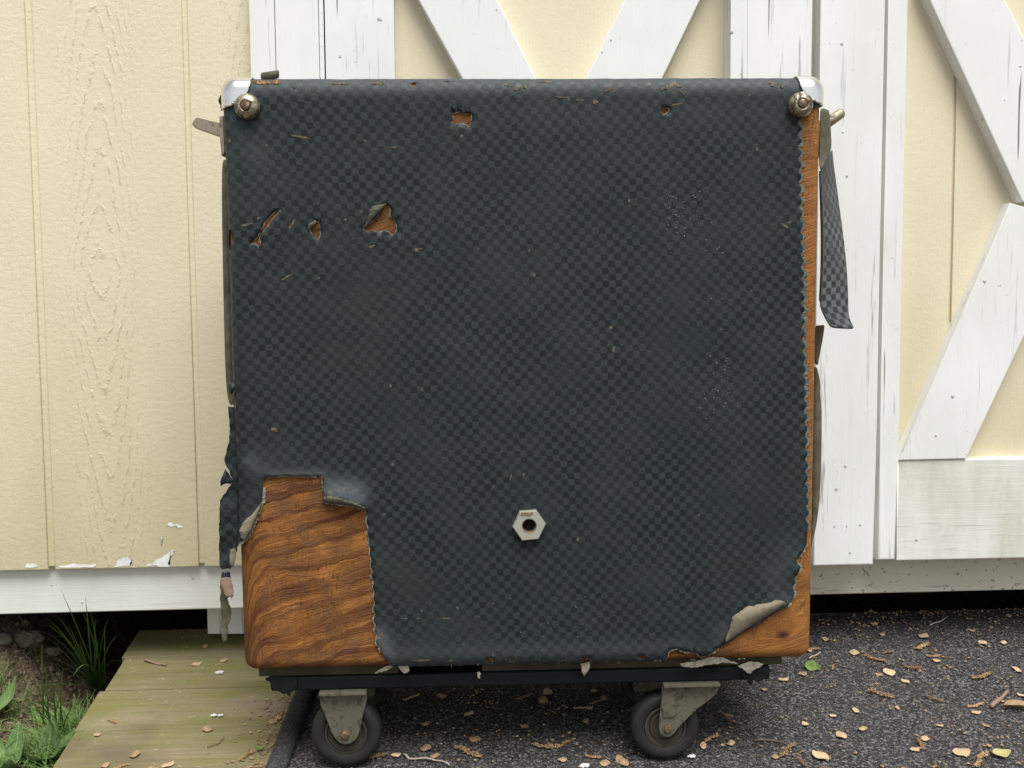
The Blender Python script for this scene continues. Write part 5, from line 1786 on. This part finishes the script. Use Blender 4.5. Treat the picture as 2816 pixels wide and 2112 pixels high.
for px, py, dy in [(115, 1770, .24), (125, 1830, .24), (160, 1880, .22), (60, 1860, .26), (20, 1880, .26), (185, 1900, .2), (90, 1900, .3), (175, 1840, .2), (40, 1930, .3), (140, 1840, .25), (10, 1960, .3), (215, 1930, .2)]:
    tip = W(px, py, dy)
    bb = b1_ + Vector((rnd.uniform(-.015, .015), rnd.uniform(-.015, .015), -0.004))
    blade(bm, bb, tip, rnd.uniform(0.0007, 0.0012), rnd.uniform(0.0, 0.02))
tuft2 = bmobj('grass_tuft', bm, MAT['grass'], None)
tag(tuft2, 'shorter green grass tuft above the broad weed leaves', 'grass tuft')
bm = bmesh.new()
for k in range(4200):
    x = DECK_L - 0.008 - abs(rnd.gauss(0, 0.11))
    y = rnd.uniform(0.90, 1.36)
    z = ground_z(x, y)
    if noise.noise(Vector((x * 14, y * 14, 9))) < -0.15 and rnd.random() < .8: continue
    h = rnd.uniform(0.006, 0.036)
    th = rnd.uniform(0, 6.3)
    l = rnd.uniform(0.015, 0.075)
    blade(bm, (x, y, z - 0.002), (x + l * math.cos(th), y + l * math.sin(th), z + h), rnd.uniform(0.0003, 0.0007), rnd.uniform(0, 0.012))
g_ = bmobj('short_grass', bm, MAT['grass'], None)
tag(g_, 'sparse short green grass on the soil bank', 'grass', kind='stuff')
bm = bmesh.new()
for k in range(420):
    x = DECK_L - 0.005 - abs(rnd.gauss(0, 0.14))
    y = rnd.uniform(0.85, 1.36)
    z = ground_z(x, y)
    th = rnd.uniform(0, 6.3)
    l = rnd.uniform(0.008, 0.035)
    blade(bm, (x, y, z + 0.001), (x + l * math.cos(th), y + l * math.sin(th), z + rnd.uniform(0.001, 0.006)), rnd.uniform(0.0004, 0.0012), 0.002)
s_ = bmobj('dry_straw', bm, MAT['straw'], None)
tag(s_, 'dry straw and stems lying on the soil bank', 'straw', kind='stuff')


bm = bmesh.new()
for k in range(2600):
    x = DECK_L - 0.004 - abs(rnd.gauss(0, 0.15))
    y = rnd.uniform(0.92, 1.48)
    r = rnd.choice((0.0012, 0.0016, 0.0022, 0.003, 0.0042))
    mm = Matrix.Translation((x, y, ground_z(x, y) + r * 0.3)) @ Matrix.Rotation(rnd.uniform(0, 6), 4, (rnd.random(), rnd.random(), rnd.random() + .1)) @ Matrix.Diagonal((r * 1.3, r, r * rnd.uniform(0.3, 0.9), 1))
    ov = [bm.verts.new(mm @ Vector(q)) for q in ((1, 0, 0), (0, 1, 0), (-1, 0, 0), (0, -1, 0), (0, 0, 1), (0, 0, -1))]
    for i4 in range(4):
        bm.faces.new((ov[i4], ov[(i4 + 1) % 4], ov[4]))
        bm.faces.new((ov[(i4 + 1) % 4], ov[i4], ov[5]))
sc_ = bmobj('soil_crumbs', bm, m_simple('soil_crumb', (0.17, 0.125, 0.085), 0.95, nscale=55, nvar=0.75, bump=1.0))
tag(sc_, 'crumbs of earth, bark and grit on the soil bank', 'soil', kind='stuff')


def weed(base, leaves, lab):
    root = empty('broadleaf_weed', base)
    tag(root, lab, 'weed')
    for i, (L, Wd, az, el, tw) in enumerate(leaves):
        M = Matrix.Rotation(rad(az), 4, 'Z') @ Matrix.Rotation(rad(-el), 4, 'Y') @ Matrix.Rotation(rad(tw), 4, 'X')
        leaf_mesh('leaf', L, Wd, MAT['weed'], 0.5, 0.18, 0.10, i * 7 + int(L * 1e4), parent=root, M=M)
    return root


weed(on_soil(130, 2100), [(0.050, 0.011, 100, 50, 10), (0.044, 0.010, 60, 60, -20), (0.046, 0.011, 30, 35, 20), (0.040, 0.010, 150, 30, 0), (0.042, 0.011, 265, 20, 10), (0.040, 0.010, 330, 25, 0)], 'broad-leaved green weed at the foot of the ramp edge')
weed(on_soil(-20, 1985), [(0.052, 0.011, 40, 45, 10), (0.046, 0.011, 70, 30, -20), (0.046, 0.010, 140, 30, 0), (0.045, 0.010, 280, 20, 0)], 'broad-leaved green weed at the far left edge')
weed(on_soil(15, 2125), [(0.056, 0.013, 80, 45, 0), (0.046, 0.012, 25, 50, 10), (0.055, 0.012, 170, 30, 0), (0.050, 0.012, 300, 25, 0), (0.040, 0.010, 130, 40, 0)], 'lowest broad-leaved green weed in the bottom left corner')
